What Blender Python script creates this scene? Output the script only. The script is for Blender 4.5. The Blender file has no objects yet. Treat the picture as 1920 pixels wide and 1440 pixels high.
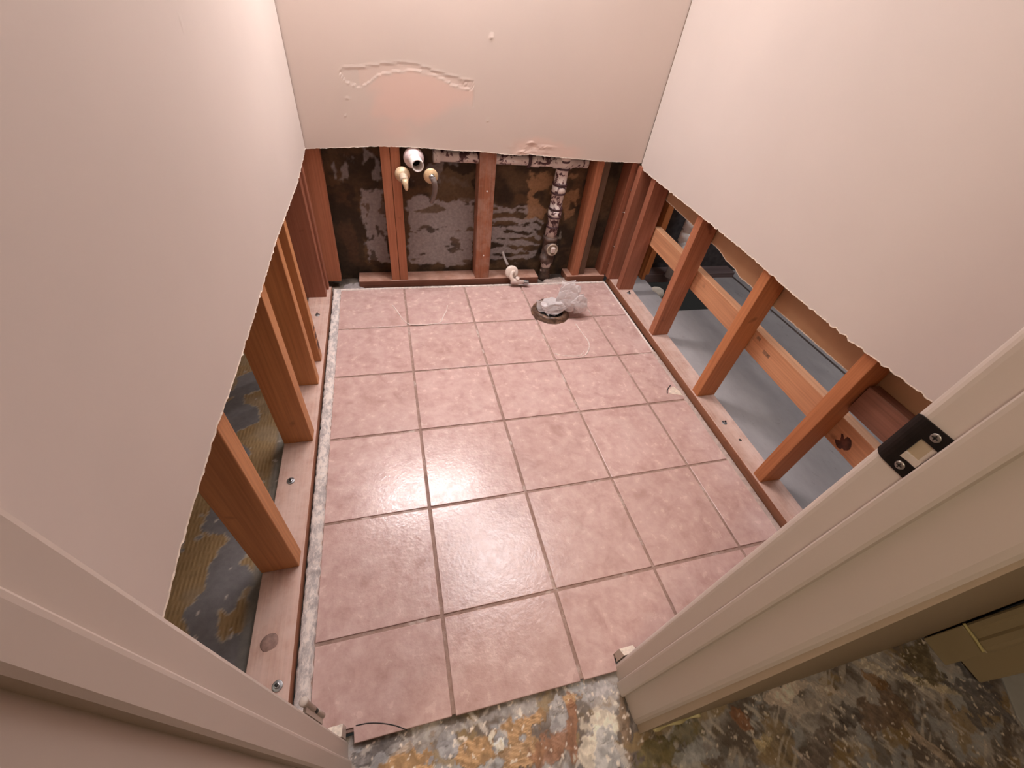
import bpy, bmesh, math, random
from mathutils import Vector, Matrix, noise as mn

random.seed(7)
SC = bpy.context.scene
COL = SC.collection

# ------------------------------------------------------------------ camera, world, lamps, exposure
cam_data = bpy.data.cameras.new('camera')
cam = bpy.data.objects.new('camera', cam_data)
COL.objects.link(cam)
RX, UP, FW = (0.9637537, -0.2405950, 0.1152949), (0.0887256, 0.6965876, 0.7119646), (0.2516081, 0.6759289, -0.6926857)
cam.matrix_world = Matrix(((RX[0], UP[0], -FW[0], -0.03984), (RX[1], UP[1], -FW[1], -1.55690),
                           (RX[2], UP[2], -FW[2], 1.15892), (0, 0, 0, 1)))
cam_data.sensor_width = 36.0
cam_data.lens = 771.475 * 36.0 / 1920.0
cam_data.clip_start = 0.01
SC.camera = cam

SC.view_settings.view_transform = 'Standard'
SC.view_settings.look = 'None'
SC.view_settings.gamma = 1.0
SC.view_settings.use_curve_mapping = False
SC.view_settings.exposure = 0.0

world = bpy.data.worlds.new('world')
SC.world = world
world.use_nodes = True
world.node_tree.nodes['Background'].inputs[0].default_value = (0.9, 0.86, 0.8, 1)
world.node_tree.nodes['Background'].inputs[1].default_value = 0.02

GLOBE_E = 215.0        # emission of each vanity globe (the room's own lamp, built at the end)
HALL_W = 17.0
SIDE_R_W = 19.0
ROOM_FILL_W = 21.0
SIDE_L_W = 4.0


def lamp(name, kind, loc, power, color, size=0.1, rot=(0, 0, 0), size_y=None):
    d = bpy.data.lights.new(name, kind)
    d.energy = power
    d.color = color
    if kind == 'AREA':
        d.size = size
        if size_y:
            d.shape = 'RECTANGLE'
            d.size_y = size_y
    else:
        d.shadow_soft_size = size
    o = bpy.data.objects.new(name, d)
    o.location = loc
    o.rotation_euler = rot
    COL.objects.link(o)
    return o


WARM = (1.0, 0.955, 0.97)
lamp('bathroom_fill_light', 'AREA', (0.58, -0.15, 2.352), ROOM_FILL_W, WARM, 0.70)  # added soft fill, mainly for the back wall; no such lamp known
lamp('hall_ceiling_light', 'AREA', (-0.85, -2.15, 2.37), HALL_W, (1.0, 0.88, 0.70), 0.35)
lamp('side_room_light', 'AREA', (2.0, -0.7, 2.37), SIDE_R_W, (0.86, 0.92, 1.0), 0.5)
lamp('side_room_light', 'AREA', (-1.3, -0.9, 2.37), SIDE_L_W, (1.0, 0.9, 0.76), 0.5)  # added dim lamp to lift the left room floor; none seen


# ------------------------------------------------------------------ helpers
def tag(o, label=None, cat=None, group=None, kind=None):
    if label:
        o['label'] = label
    if cat:
        o['category'] = cat
    if group:
        o['group'] = group
    if kind:
        o['kind'] = kind
    return o


def link_mesh(name, me, mats, parent=None):
    o = bpy.data.objects.new(name, me)
    COL.objects.link(o)
    if not isinstance(mats, (list, tuple)):
        mats = [mats]
    for m in mats:
        me.materials.append(m)
    if parent is not None:
        o.parent = parent
    return o


def obj(name, bm, mats, parent=None, smooth=False, loc=None):
    me = bpy.data.meshes.new(name)
    bmesh.ops.recalc_face_normals(bm, faces=bm.faces[:])
    bm.to_mesh(me)
    bm.free()
    if smooth:
        for p in me.polygons:
            p.use_smooth = True
    o = link_mesh(name, me, mats, parent)
    if loc:
        o.location = loc
    return o


def empty(name, loc, rotz=0.0):
    o = bpy.data.objects.new(name, None)
    o.empty_display_size = 0.05
    o.location = loc
    o.rotation_euler = (0, 0, rotz)
    COL.objects.link(o)
    return o


def add_box(bm, x0, x1, y0, y1, z0, z1, bevel=0.0, seg=1, mat=0):
    vs = [bm.verts.new(p) for p in ((x0, y0, z0), (x1, y0, z0), (x1, y1, z0), (x0, y1, z0),
                                    (x0, y0, z1), (x1, y0, z1), (x1, y1, z1), (x0, y1, z1))]
    fs = []
    for q in ((3, 2, 1, 0), (4, 5, 6, 7), (0, 1, 5, 4), (1, 2, 6, 5), (2, 3, 7, 6), (3, 0, 4, 7)):
        f = bm.faces.new([vs[i] for i in q])
        f.material_index = mat
        fs.append(f)
    if bevel:
        es = list({e for f in fs for e in f.edges})
        bmesh.ops.bevel(bm, geom=es, offset=bevel, segments=seg, affect='EDGES', profile=0.5, material=-1)
    return fs


def box(*a, **k):
    bm = bmesh.new()
    add_box(bm, *a, **k)
    return bm


def add_prism(bm, pts, z0, z1, bevel=0.0, seg=2, mat=0):
    lo = [bm.verts.new((p[0], p[1], z0)) for p in pts]
    hi = [bm.verts.new((p[0], p[1], z1)) for p in pts]
    n = len(pts)
    bot = bm.faces.new(lo[::-1])
    top = bm.faces.new(hi)
    bot.material_index = top.material_index = mat
    for i in range(n):
        f = bm.faces.new((lo[i], lo[(i + 1) % n], hi[(i + 1) % n], hi[i]))
        f.material_index = mat
    if bevel:
        bmesh.ops.bevel(bm, geom=list(top.edges), offset=bevel, segments=seg, affect='EDGES', profile=0.5, material=-1)


def prism(pts, z0, z1, **k):
    bm = bmesh.new()
    add_prism(bm, pts, z0, z1, **k)
    return bm


def frame_from(d):
    d = Vector(d).normalized()
    a = Vector((0, 0, 1)) if abs(d.z) < 0.9 else Vector((1, 0, 0))
    u = d.cross(a).normalized()
    return u, d.cross(u).normalized(), d


def add_lathe(bm, origin, axis, prof, n=32, jitter=0.0, mat=0):
    """prof: list of (distance along axis, radius); closed at ends when the radius is 0."""
    u, v, d = frame_from(axis)
    o = Vector(origin)
    rings = []
    for t, r in prof:
        if r <= 1e-6:
            rings.append([bm.verts.new(o + d * t)])
            continue
        ring = []
        for i in range(n):
            a = 2 * math.pi * i / n
            p = o + d * t + (u * math.cos(a) + v * math.sin(a)) * r
            if jitter:
                p += Vector(mn.noise_vector(p * 60)) * jitter
            ring.append(bm.verts.new(p))
        rings.append(ring)
    for a, b in zip(rings[:-1], rings[1:]):
        for i in range(n):
            j = (i + 1) % n
            if len(a) == 1 and len(b) == 1:
                break
            if len(a) == 1:
                f = bm.faces.new((a[0], b[i], b[j]))
            elif len(b) == 1:
                f = bm.faces.new((a[i], b[0], a[j]))
            else:
                f = bm.faces.new((a[i], b[i], b[j], a[j]))
            f.material_index = mat
            f.smooth = True


def lathe(origin, axis, prof, **k):
    bm = bmesh.new()
    add_lathe(bm, origin, axis, prof, **k)
    return bm


def catmull(pts, per=6):
    P = [Vector(p) for p in pts]
    P = [P[0] * 2 - P[1]] + P + [P[-1] * 2 - P[-2]]
    out = []
    for i in range(1, len(P) - 2):
        for k in range(per):
            t = k / per
            a, b, c, d = P[i - 1], P[i], P[i + 1], P[i + 2]
            out.append(0.5 * ((2 * b) + (c - a) * t + (2 * a - 5 * b + 4 * c - d) * t * t + (3 * b - a - 3 * c + d) * t ** 3))
    out.append(P[-2])
    return out


def add_tube(bm, pts, r, n=10, cap=True, smooth_path=True, mat=0):
    P = catmull(pts) if smooth_path else [Vector(p) for p in pts]
    rr = r if callable(r) else (lambda t: r)
    rings = []
    u = None
    for i, p in enumerate(P):
        d = (P[min(i + 1, len(P) - 1)] - P[max(i - 1, 0)]).normalized()
        if u is None:
            u = frame_from(d)[0]
        u = (u - d * u.dot(d)).normalized()
        v = d.cross(u)
        R = rr(i / (len(P) - 1))
        rings.append([bm.verts.new(p + (u * math.cos(2 * math.pi * k / n) + v * math.sin(2 * math.pi * k / n)) * R) for k in range(n)])
    for a, b in zip(rings[:-1], rings[1:]):
        for k in range(n):
            f = bm.faces.new((a[k], a[(k + 1) % n], b[(k + 1) % n], b[k]))
            f.smooth = True
            f.material_index = mat
    if cap:
        bm.faces.new(rings[0][::-1]).material_index = mat
        bm.faces.new(rings[-1]).material_index = mat


def tube(pts, r, **k):
    bm = bmesh.new()
    add_tube(bm, pts, r, **k)
    return bm


def interp(poly, x):
    if x <= poly[0][0]:
        return poly[0][1]
    for (a, b), (c, d) in zip(poly[:-1], poly[1:]):
        if x <= c:
            return b + (d - b) * (x - a) / (c - a)
    return poly[-1][1]


def sstep(a, b, x):
    t = max(0.0, min(1.0, (x - a) / (b - a)))
    return t * t * (3 - 2 * t)


def fbm(x, y, z=0.0, o=4):
    return mn.fractal(Vector((x, y, z)), 1.0, 2.0, o)


# ------------------------------------------------------------------ materials
def mat_new(name):
    m = bpy.data.materials.new(name)
    m.use_nodes = True
    nt = m.node_tree
    return m, nt, nt.nodes['Principled BSDF']


def N(nt, t, **kw):
    n = nt.nodes.new(t)
    for k, v in kw.items():
        if hasattr(n, k):
            setattr(n, k, v)
        else:
            n.inputs[k.replace('_', ' ')].default_value = v
    return n


def ramp(nt, fac, stops):
    r = nt.nodes.new('ShaderNodeValToRGB')
    e = r.color_ramp.elements
    e[0].position, e[1].position = stops[0][0], stops[-1][0]
    e[0].color, e[1].color = (*stops[0][1], 1), (*stops[-1][1], 1)
    for p, c in stops[1:-1]:
        k = e.new(p)
        k.color = (*c, 1)
    nt.links.new(fac, r.inputs[0])
    return r.outputs[0]


def mixc(nt, fac, a, b, mode='MIX'):
    m = nt.nodes.new('ShaderNodeMix')
    m.data_type = 'RGBA'
    m.blend_type = mode
    for v, i in ((fac, 0), (a, 6), (b, 7)):
        if isinstance(v, (int, float)):
            m.inputs[i].default_value = v
        elif isinstance(v, tuple):
            m.inputs[i].default_value = (*v, 1)
        else:
            nt.links.new(v, m.inputs[i])
    return m.outputs[2]


def bump(nt, bsdf, h, strength=0.3, dist=0.002):
    b = nt.nodes.new('ShaderNodeBump')
    b.inputs['Strength'].default_value = strength
    b.inputs['Distance'].default_value = dist
    nt.links.new(h, b.inputs['Height'])
    nt.links.new(b.outputs[0], bsdf.inputs['Normal'])


def noise_n(nt, vec, scale, detail=5, rough=0.55, dist=0.0):
    n = N(nt, 'ShaderNodeTexNoise')
    n.inputs['Scale'].default_value = scale
    n.inputs['Detail'].default_value = detail
    n.inputs['Roughness'].default_value = rough
    n.inputs['Distortion'].default_value = dist
    nt.links.new(vec, n.inputs['Vector'])
    return n.outputs[0]


def objvec(nt, scale=(1, 1, 1), rnd=True):
    tc = N(nt, 'ShaderNodeTexCoord')
    mp = N(nt, 'ShaderNodeMapping')
    mp.inputs['Scale'].default_value = scale
    nt.links.new(tc.outputs['Object'], mp.inputs['Vector'])
    if not rnd:
        return mp.outputs[0]
    oi = N(nt, 'ShaderNodeObjectInfo')
    mu = N(nt, 'ShaderNodeMath', operation='MULTIPLY')
    mu.inputs[1].default_value = 37.0
    nt.links.new(oi.outputs['Random'], mu.inputs[0])
    ad = N(nt, 'ShaderNodeVectorMath', operation='ADD')
    nt.links.new(mp.outputs[0], ad.inputs[0])
    nt.links.new(mu.outputs[0], ad.inputs[1])
    return ad.outputs[0]


def flat(name, color, rough=0.5, metal=0.0, var=0.12, scale=30.0, bmp=0.0):
    m, nt, b = mat_new(name)
    v = objvec(nt)
    n = noise_n(nt, v, scale)
    lo = tuple(c * (1 - var) for c in color)
    hi = tuple(min(1, c * (1 + var)) for c in color)
    nt.links.new(ramp(nt, n, [(0.3, lo), (0.7, hi)]), b.inputs['Base Color'])
    b.inputs['Roughness'].default_value = rough
    b.inputs['Metallic'].default_value = metal
    if bmp:
        bump(nt, b, n, bmp, 0.001)
    return m


def wood(name, c1, c2, axis='z', rough=0.62, dust=0.0, dustc=(0.6, 0.45, 0.38)):
    m, nt, b = mat_new(name)
    sc = {'x': (1.3, 22, 22), 'y': (22, 1.3, 22), 'z': (22, 22, 1.3)}[axis]
    sc2 = {'x': (3, 170, 170), 'y': (170, 3, 170), 'z': (170, 170, 3)}[axis]
    v = objvec(nt, sc)
    v2 = objvec(nt, sc2)
    vi = objvec(nt)
    n1 = noise_n(nt, v, 1.0, 5, 0.6, 0.8)
    n2 = noise_n(nt, v2, 1.0, 3, 0.5, 0.2)
    c = ramp(nt, n1, [(0.3, c1), (0.68, c2)])
    c = mixc(nt, 0.35, c, ramp(nt, n2, [(0.3, tuple(x * 0.55 for x in c1)), (0.65, c2)]))
    kn = noise_n(nt, vi, 15.0, 2, 0.4)
    c = mixc(nt, ramp(nt, kn, [(0.72, (0, 0, 0)), (0.80, (0.8,) * 3)]), c, tuple(x * 0.45 for x in c1))
    if dust:
        d = noise_n(nt, vi, 18.0, 6, 0.65)
        c = mixc(nt, ramp(nt, d, [(0.5 - dust * 0.3, (0, 0, 0)), (0.62, (dust, dust, dust))]), c, dustc)
    nt.links.new(c, b.inputs['Base Color'])
    b.inputs['Roughness'].default_value = rough
    bump(nt, b, n2, 0.12, 0.001)
    return m


def paint(name, color, rough=0.55, attr=False, gyp=(0.62, 0.46, 0.38)):
    m, nt, b = mat_new(name)
    v = objvec(nt, rnd=False)
    n = noise_n(nt, v, 2.2, 4)
    c = ramp(nt, n, [(0.3, tuple(x * 0.965 for x in color)), (0.7, tuple(min(1, x * 1.02) for x in color))])
    if attr:
        a = N(nt, 'ShaderNodeAttribute', attribute_name='patch')
        c = mixc(nt, a.outputs['Fac'], c, gyp)
    nt.links.new(c, b.inputs['Base Color'])
    b.inputs['Roughness'].default_value = rough
    b.inputs['Specular IOR Level'].default_value = 0.35
    f = noise_n(nt, v, 130.0, 3)
    bump(nt, b, f, 0.06, 0.001)
    return m


def vcol(name, rough=0.8, fine=90.0, amt=0.25, bmp=0.35):
    """Colour comes from the residue map stored on the mesh, broken up by fine noise."""
    m, nt, b = mat_new(name)
    a = N(nt, 'ShaderNodeAttribute', attribute_name='residue')
    v = objvec(nt, rnd=False)
    n = noise_n(nt, v, fine, 6, 0.65)
    g = ramp(nt, n, [(0.3, (1 - amt,) * 3), (0.7, (1.0,) * 3)])
    nt.links.new(mixc(nt, 1.0, a.outputs['Color'], g, 'MULTIPLY'), b.inputs['Base Color'])
    b.inputs['Roughness'].default_value = rough
    bump(nt, b, n, bmp, 0.002)
    return m


PAINT = paint('beige_wall_paint', (0.625, 0.545, 0.495))
PAINT_B = paint('beige_wall_paint_patched', (0.64, 0.535, 0.47), attr=True, gyp=(0.725, 0.525, 0.445))
TRIM = paint('cream_trim_paint', (0.60, 0.515, 0.45), 0.38)
HALLPAINT = paint('hall_wall_paint', (0.42, 0.33, 0.23), 0.5)
GYPSUM = flat('raw_gypsum_edge', (0.74, 0.64, 0.54), 0.9, var=0.2, scale=120, bmp=0.4)
PAPER = flat('brown_drywall_paper', (0.46, 0.26, 0.14), 0.85, var=0.08, scale=12)
CEIL = paint('ceiling_paint', (0.75, 0.7, 0.65), 0.7)

W_ORANGE = wood('orange_fir', (0.47, 0.185, 0.068), (0.62, 0.285, 0.115))
W_RED = wood('aged_red_fir', (0.27, 0.088, 0.045), (0.38, 0.14, 0.078))
W_REDL = wood('aged_red_fir_light', (0.36, 0.12, 0.055), (0.50, 0.195, 0.10))
W_ORANGE_R = wood('orange_red_fir', (0.43, 0.145, 0.052), (0.56, 0.22, 0.088))
W_DARK = wood('grey_brown_stud', (0.11, 0.06, 0.035), (0.19, 0.11, 0.07))
W_BOARD = wood('pale_fir_board', (0.53, 0.235, 0.115), (0.68, 0.345, 0.185), 'y')
W_PLATE = wood('dusty_plate', (0.46, 0.265, 0.20), (0.58, 0.37, 0.30), 'y', dust=0.6, dustc=(0.66, 0.49, 0.43))
W_PLATEX = wood('dusty_back_plate', (0.27, 0.115, 0.07), (0.42, 0.21, 0.14), 'x', dust=0.55, dustc=(0.55, 0.36, 0.29))
W_FACE = wood('plate_edge', (0.30, 0.115, 0.06), (0.40, 0.175, 0.10), 'y')
W_DARKBROWN = wood('dark_joist', (0.06, 0.035, 0.025), (0.11, 0.07, 0.05), 'x')

STEEL = flat('zinc_steel', (0.42, 0.42, 0.43), 0.35, 1.0, 0.25, 80)
DARKMETAL = flat('dark_bronze', (0.018, 0.014, 0.012), 0.42, 0.6, 0.3, 60)
PVC = flat('white_pvc', (0.78, 0.72, 0.68), 0.35, var=0.08, scale=40)
BRASS = flat('weathered_brass', (0.62, 0.46, 0.29), 0.42, 0.1, 0.3, 60)
BLACK = flat('black_void', (0.006, 0.005, 0.005), 0.9)  # near-black colour stands in for the unlit depth of holes
CHALK = flat('white_caulk', (0.72, 0.62, 0.57), 0.8, var=0.2, scale=90, bmp=0.4)
RUBBER = flat('dark_rubber', (0.02, 0.017, 0.015), 0.7)


def tile_material():
    m, nt, b = mat_new('rose_stone_tile')
    v = objvec(nt, rnd=False)
    fl = N(nt, 'ShaderNodeVectorMath', operation='SCALE')
    fl.inputs['Scale'].default_value = 1 / 0.305
    nt.links.new(v, fl.inputs[0])
    fo = N(nt, 'ShaderNodeVectorMath', operation='FLOOR')
    nt.links.new(fl.outputs[0], fo.inputs[0])
    wn = N(nt, 'ShaderNodeTexWhiteNoise')
    nt.links.new(fo.outputs[0], wn.inputs['Vector'])
    off = N(nt, 'ShaderNodeVectorMath', operation='MULTIPLY_ADD')
    nt.links.new(wn.outputs['Color'], off.inputs[0])
    off.inputs[1].default_value = (3, 3, 3)
    nt.links.new(v, off.inputs[2])
    vv = off.outputs[0]
    n1 = noise_n(nt, vv, 15.0, 7, 0.62, 0.6)
    n2 = noise_n(nt, vv, 34.0, 5, 0.6)
    c = ramp(nt, n1, [(0.32, (0.475, 0.30, 0.265)), (0.48, (0.60, 0.41, 0.375)), (0.66, (0.68, 0.49, 0.45))])
    c = mixc(nt, 0.4, c, ramp(nt, n2, [(0.35, (0.44, 0.265, 0.235)), (0.65, (0.64, 0.445, 0.405))]))
    tint = ramp(nt, wn.outputs['Value'], [(0.0, (0.93, 0.92, 0.91)), (1.0, (1.0, 1.0, 1.0))])
    c = mixc(nt, 1.0, c, tint, 'MULTIPLY')
    # plaster dust
    d = noise_n(nt, v, 5.0, 8, 0.7)
    c = mixc(nt, ramp(nt, d, [(0.55, (0, 0, 0)), (0.72, (0.32,) * 3)]), c, (0.68, 0.54, 0.49))
    sp = noise_n(nt, v, 150.0, 2, 0.5)
    c = mixc(nt, ramp(nt, sp, [(0.775, (0, 0, 0)), (0.79, (0.75,) * 3)]), c, (0.8, 0.7, 0.62))
    nt.links.new(c, b.inputs['Base Color'])
    r = ramp(nt, n2, [(0.3, (0.15,) * 3), (0.7, (0.30,) * 3)])
    nt.links.new(r, b.inputs['Roughness'])
    b.inputs['Specular IOR Level'].default_value = 0.6
    h = noise_n(nt, v, 85.0, 3, 0.6)
    bump(nt, b, h, 0.30, 0.002)
    return m


def grout_material():
    m, nt, b = mat_new('dirty_grout')
    v = objvec(nt, rnd=False)
    n = noise_n(nt, v, 9.0, 6, 0.7)
    n2 = noise_n(nt, v, 60.0, 4, 0.6)
    c = ramp(nt, n, [(0.36, (0.24, 0.145, 0.11)), (0.55, (0.36, 0.235, 0.195)), (0.63, (0.66, 0.55, 0.50))])
    c = mixc(nt, 0.4, c, ramp(nt, n2, [(0.4, (0.24, 0.14, 0.11)), (0.7, (0.45, 0.33, 0.28))]))
    nt.links.new(c, b.inputs['Base Color'])
    b.inputs['Roughness'].default_value = 0.85
    bump(nt, b, n2, 0.5, 0.002)
    return m


def bead_material():
    m, nt, b = mat_new('mortar_bead')
    v = objvec(nt, (1, 0.5, 1), rnd=False)
    n = noise_n(nt, v, 55.0, 8, 0.75)
    c = ramp(nt, n, [(0.32, (0.33, 0.29, 0.285)), (0.46, (0.52, 0.46, 0.44)), (0.54, (0.76, 0.67, 0.62)), (0.7, (0.80, 0.69, 0.61))])
    nt.links.new(c, b.inputs['Base Color'])
    b.inputs['Roughness'].default_value = 0.85
    bump(nt, b, n, 0.8, 0.003)
    return m


def pipe_material():
    m, nt, b = mat_new('primer_stained_pvc')
    v = objvec(nt, rnd=False)
    n = noise_n(nt, v, 26.0, 5, 0.65, 0.5)
    c = ramp(nt, n, [(0.415, (0.075, 0.03, 0.035)), (0.455, (0.30, 0.19, 0.19)), (0.485, (0.80, 0.71, 0.66))])
    nt.links.new(c, b.inputs['Base Color'])
    b.inputs['Roughness'].default_value = 0.45
    return m


def bag_material():
    m, nt, b = mat_new('clear_plastic_film')
    out = nt.nodes['Material Output']
    b.inputs['Base Color'].default_value = (0.93, 0.89, 0.89, 1)
    b.inputs['Roughness'].default_value = 0.14
    tr = N(nt, 'ShaderNodeBsdfTransparent')
    tr.inputs[0].default_value = (0.97, 0.95, 0.95, 1)
    tl = N(nt, 'ShaderNodeBsdfTranslucent')
    tl.inputs[0].default_value = (0.85, 0.78, 0.77, 1)
    m1 = N(nt, 'ShaderNodeMixShader')
    m1.inputs[0].default_value = 0.35
    nt.links.new(b.outputs[0], m1.inputs[1])
    nt.links.new(tl.outputs[0], m1.inputs[2])
    m2 = N(nt, 'ShaderNodeMixShader')
    lw = N(nt, 'ShaderNodeLayerWeight')
    lw.inputs[0].default_value = 0.35
    rr = ramp(nt, lw.outputs['Facing'], [(0.0, (0.58,) * 3), (0.8, (0.92,) * 3)])
    nt.links.new(rr, m2.inputs[0])
    nt.links.new(tr.outputs[0], m2.inputs[1])
    nt.links.new(m1.outputs[0], m2.inputs[2])
    nt.links.new(m2.outputs[0], out.inputs['Surface'])
    return m


TILE, GROUT, BEAD, STAINPIPE, BAG = tile_material(), grout_material(), bead_material(), pipe_material(), bag_material()
RES_HALL, RES_CAV, RES_LEFT = vcol('adhesive_residue'), vcol('torn_paper_and_mastic', 0.9, 70, 0.35), vcol('combed_adhesive', 0.8, 60, 0.25)


def right_floor_material():
    m, nt, b = mat_new('grey_subfloor')
    v = objvec(nt, (1, 0.5, 1), rnd=False)
    n = noise_n(nt, v, 5.0, 7, 0.65)
    n2 = noise_n(nt, v, 26.0, 6, 0.7)
    c = ramp(nt, n, [(0.3, (0.27, 0.245, 0.245)), (0.7, (0.40, 0.365, 0.36))])
    c = mixc(nt, ramp(nt, n2, [(0.62, (0, 0, 0)), (0.72, (0.6,) * 3)]), c, (0.16, 0.14, 0.13))
    nt.links.new(c, b.inputs['Base Color'])
    b.inputs['Roughness'].default_value = 0.75
    bump(nt, b, n2, 0.3, 0.001)
    return m


RFLOOR = right_floor_material()


# ------------------------------------------------------------------ measured lines
def xr(y):          # front (room-side) face of the right-hand studs
    return 1.140 + 0.020 * y


Z_SUB = -0.013
PLATE_Z = 0.025
XL_STUD = -0.343
Y_STUD = 0.356
CEIL_Z = 2.40


# ------------------------------------------------------------------ residue maps on fine grids
def grid_floor(name, x0, x1, y0, y1, step, colfn, mat, zfn=None, thick=0.03, label=None, z=Z_SUB):
    nx, ny = max(2, int(round((x1 - x0) / step))), max(2, int(round((y1 - y0) / step)))
    verts, cols = [], []
    for j in range(ny + 1):
        for i in range(nx + 1):
            x, y = x0 + (x1 - x0) * i / nx, y0 + (y1 - y0) * j / ny
            c, h = colfn(x, y)
            verts.append((x, y, z + h))
            cols.append(c)
    faces = []
    for j in range(ny):
        for i in range(nx):
            a = j * (nx + 1) + i
            faces.append((a, a + 1, a + nx + 2, a + nx + 1))
    n = len(verts)
    for p in ((x0, y0), (x1, y0), (x1, y1), (x0, y1)):
        verts.append((p[0], p[1], z - thick))
        cols.append((0.2, 0.18, 0.16))
    faces.append((n + 3, n + 2, n + 1, n))
    me = bpy.data.meshes.new(name)
    me.from_pydata(verts, [], faces)
    at = me.color_attributes.new('residue', 'FLOAT_COLOR', 'POINT')
    for i, c in enumerate(cols):
        at.data[i].color = (*c, 1)
    o = link_mesh(name, me, mat)
    tag(o, label, 'floor', kind='structure')
    return o


def lerp3(a, b, t):
    return tuple(x + (y - x) * t for x, y in zip(a, b))


# blobs: x, y, rx, ry, angle, colour, strength, edge raggedness, comb?
OCH, RUST, WHT, GRY, DRK, OLV = (0.37, 0.225, 0.11), (0.27, 0.13, 0.07), (0.66, 0.57, 0.45), (0.33, 0.31, 0.30), (0.12, 0.095, 0.075), (0.17, 0.135, 0.055)
HALL_BLOBS = [
    (0.15, -1.475, 0.075, 0.020, 0.20, OCH, 1.0, 1), (0.035, -1.490, 0.050, 0.030, 0.1, OCH, 1.0, 1),
    (-0.105, -1.475, 0.060, 0.026, 0.2, OCH, 1.0, 1), (0.128, -1.517, 0.050, 0.026, 0.1, OCH, 0.9, 1),
    (0.262, -1.455, 0.045, 0.012, 0.2, OCH, 0.9, 1), (0.03, -1.56, 0.09, 0.03, 0.0, OCH, 0.8, 1),
    (0.20, -1.525, 0.045, 0.030, 0.4, RUST, 0.8, 1), (0.258, -1.495, 0.013, 0.055, -0.25, RUST, 0.9, 0),
    (0.285, -1.545, 0.030, 0.055, -0.2, WHT, 0.85, 0), (0.325, -1.505, 0.034, 0.045, -0.1, WHT, 0.9, 0),
    (0.345, -1.452, 0.042, 0.022, 0.1, (0.42, 0.39, 0.38), 0.9, 0), (0.318, -1.56, 0.028, 0.04, 0, (0.42, 0.40, 0.38), 0.9, 0),
    (0.089, -1.490, 0.017, 0.011, 0.1, (0.78, 0.69, 0.55), 1.0, 0), (0.075, -1.474, 0.008, 0.006, 0.4, (0.78, 0.69, 0.55), 1.0, 0),
    (-0.02, -1.470, 0.030, 0.022, 0.3, (0.34, 0.33, 0.34), 0.9, 0), (0.225, -1.475, 0.020, 0.035, -0.3, (0.35, 0.33, 0.32), 0.9, 0),
    (0.385, -1.515, 0.010, 0.075, -0.2, DRK, 0.95, 0), (0.372, -1.53, 0.012, 0.06, -0.2, (0.24, 0.16, 0.10), 0.8, 0),
    (0.425, -1.590, 0.060, 0.030, 0.2, OLV, 0.9, 0), (0.50, -1.572, 0.05, 0.02, 0.0, OLV, 0.7, 0),
    (0.655, -1.583, 0.016, 0.022, 0.6, RUST, 0.9, 0),
    (0.785, -1.565, 0.085, 0.018, 0.12, (0.68, 0.55, 0.46), 0.95, 0), (0.90, -1.575, 0.05, 0.015, -0.4, (0.60, 0.50, 0.42), 0.8, 0),
    (0.84, -1.60, 0.07, 0.02, 0.1, (0.50, 0.42, 0.36), 0.6, 0),
    (0.68, -1.63, 0.035, 0.014, 0.1, (0.52, 0.41, 0.24), 0.8, 1), (1.03, -1.655, 0.09, 0.035, 0.1, (0.19, 0.125, 0.085), 0.9, 0),
    (1.085, -1.575, 0.050, 0.016, -0.6, (0.56, 0.47, 0.37), 0.85, 1), (1.05, -1.59, 0.03, 0.015, -0.5, (0.24, 0.13, 0.05), 0.8, 0),
    (1.235, -1.655, 0.10, 0.012, -0.55, (0.56, 0.47, 0.33), 0.85, 1), (1.24, -1.60, 0.05, 0.05, 0, (0.15, 0.11, 0.05), 0.8, 1),
    (1.085, -1.735, 0.012, 0.05, 0.5, (0.46, 0.36, 0.28), 0.8, 0), (0.756, -1.680, 0.006, 0.03, 0.4, (0.58, 0.48, 0.42), 0.95, 0),
    (1.31, -1.69, 0.07, 0.06, 0, (0.14, 0.125, 0.125), 0.85, 0), (0.50, -1.62, 0.05, 0.025, 0.2, (0.50, 0.50, 0.50), 0.6, 0),
    (0.80, -1.68, 0.07, 0.03, 0.3, (0.16, 0.12, 0.10), 0.7, 0), (0.93, -1.64, 0.03, 0.02, 0.3, (0.12, 0.10, 0.09), 0.8, 0),
    (-0.16, -1.44, 0.05, 0.016, 0.1, (0.13, 0.11, 0.10), 0.9, 0), (-0.05, -1.445, 0.16, 0.010, 0.02, (0.36, 0.33, 0.31), 0.6, 0),
]


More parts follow.
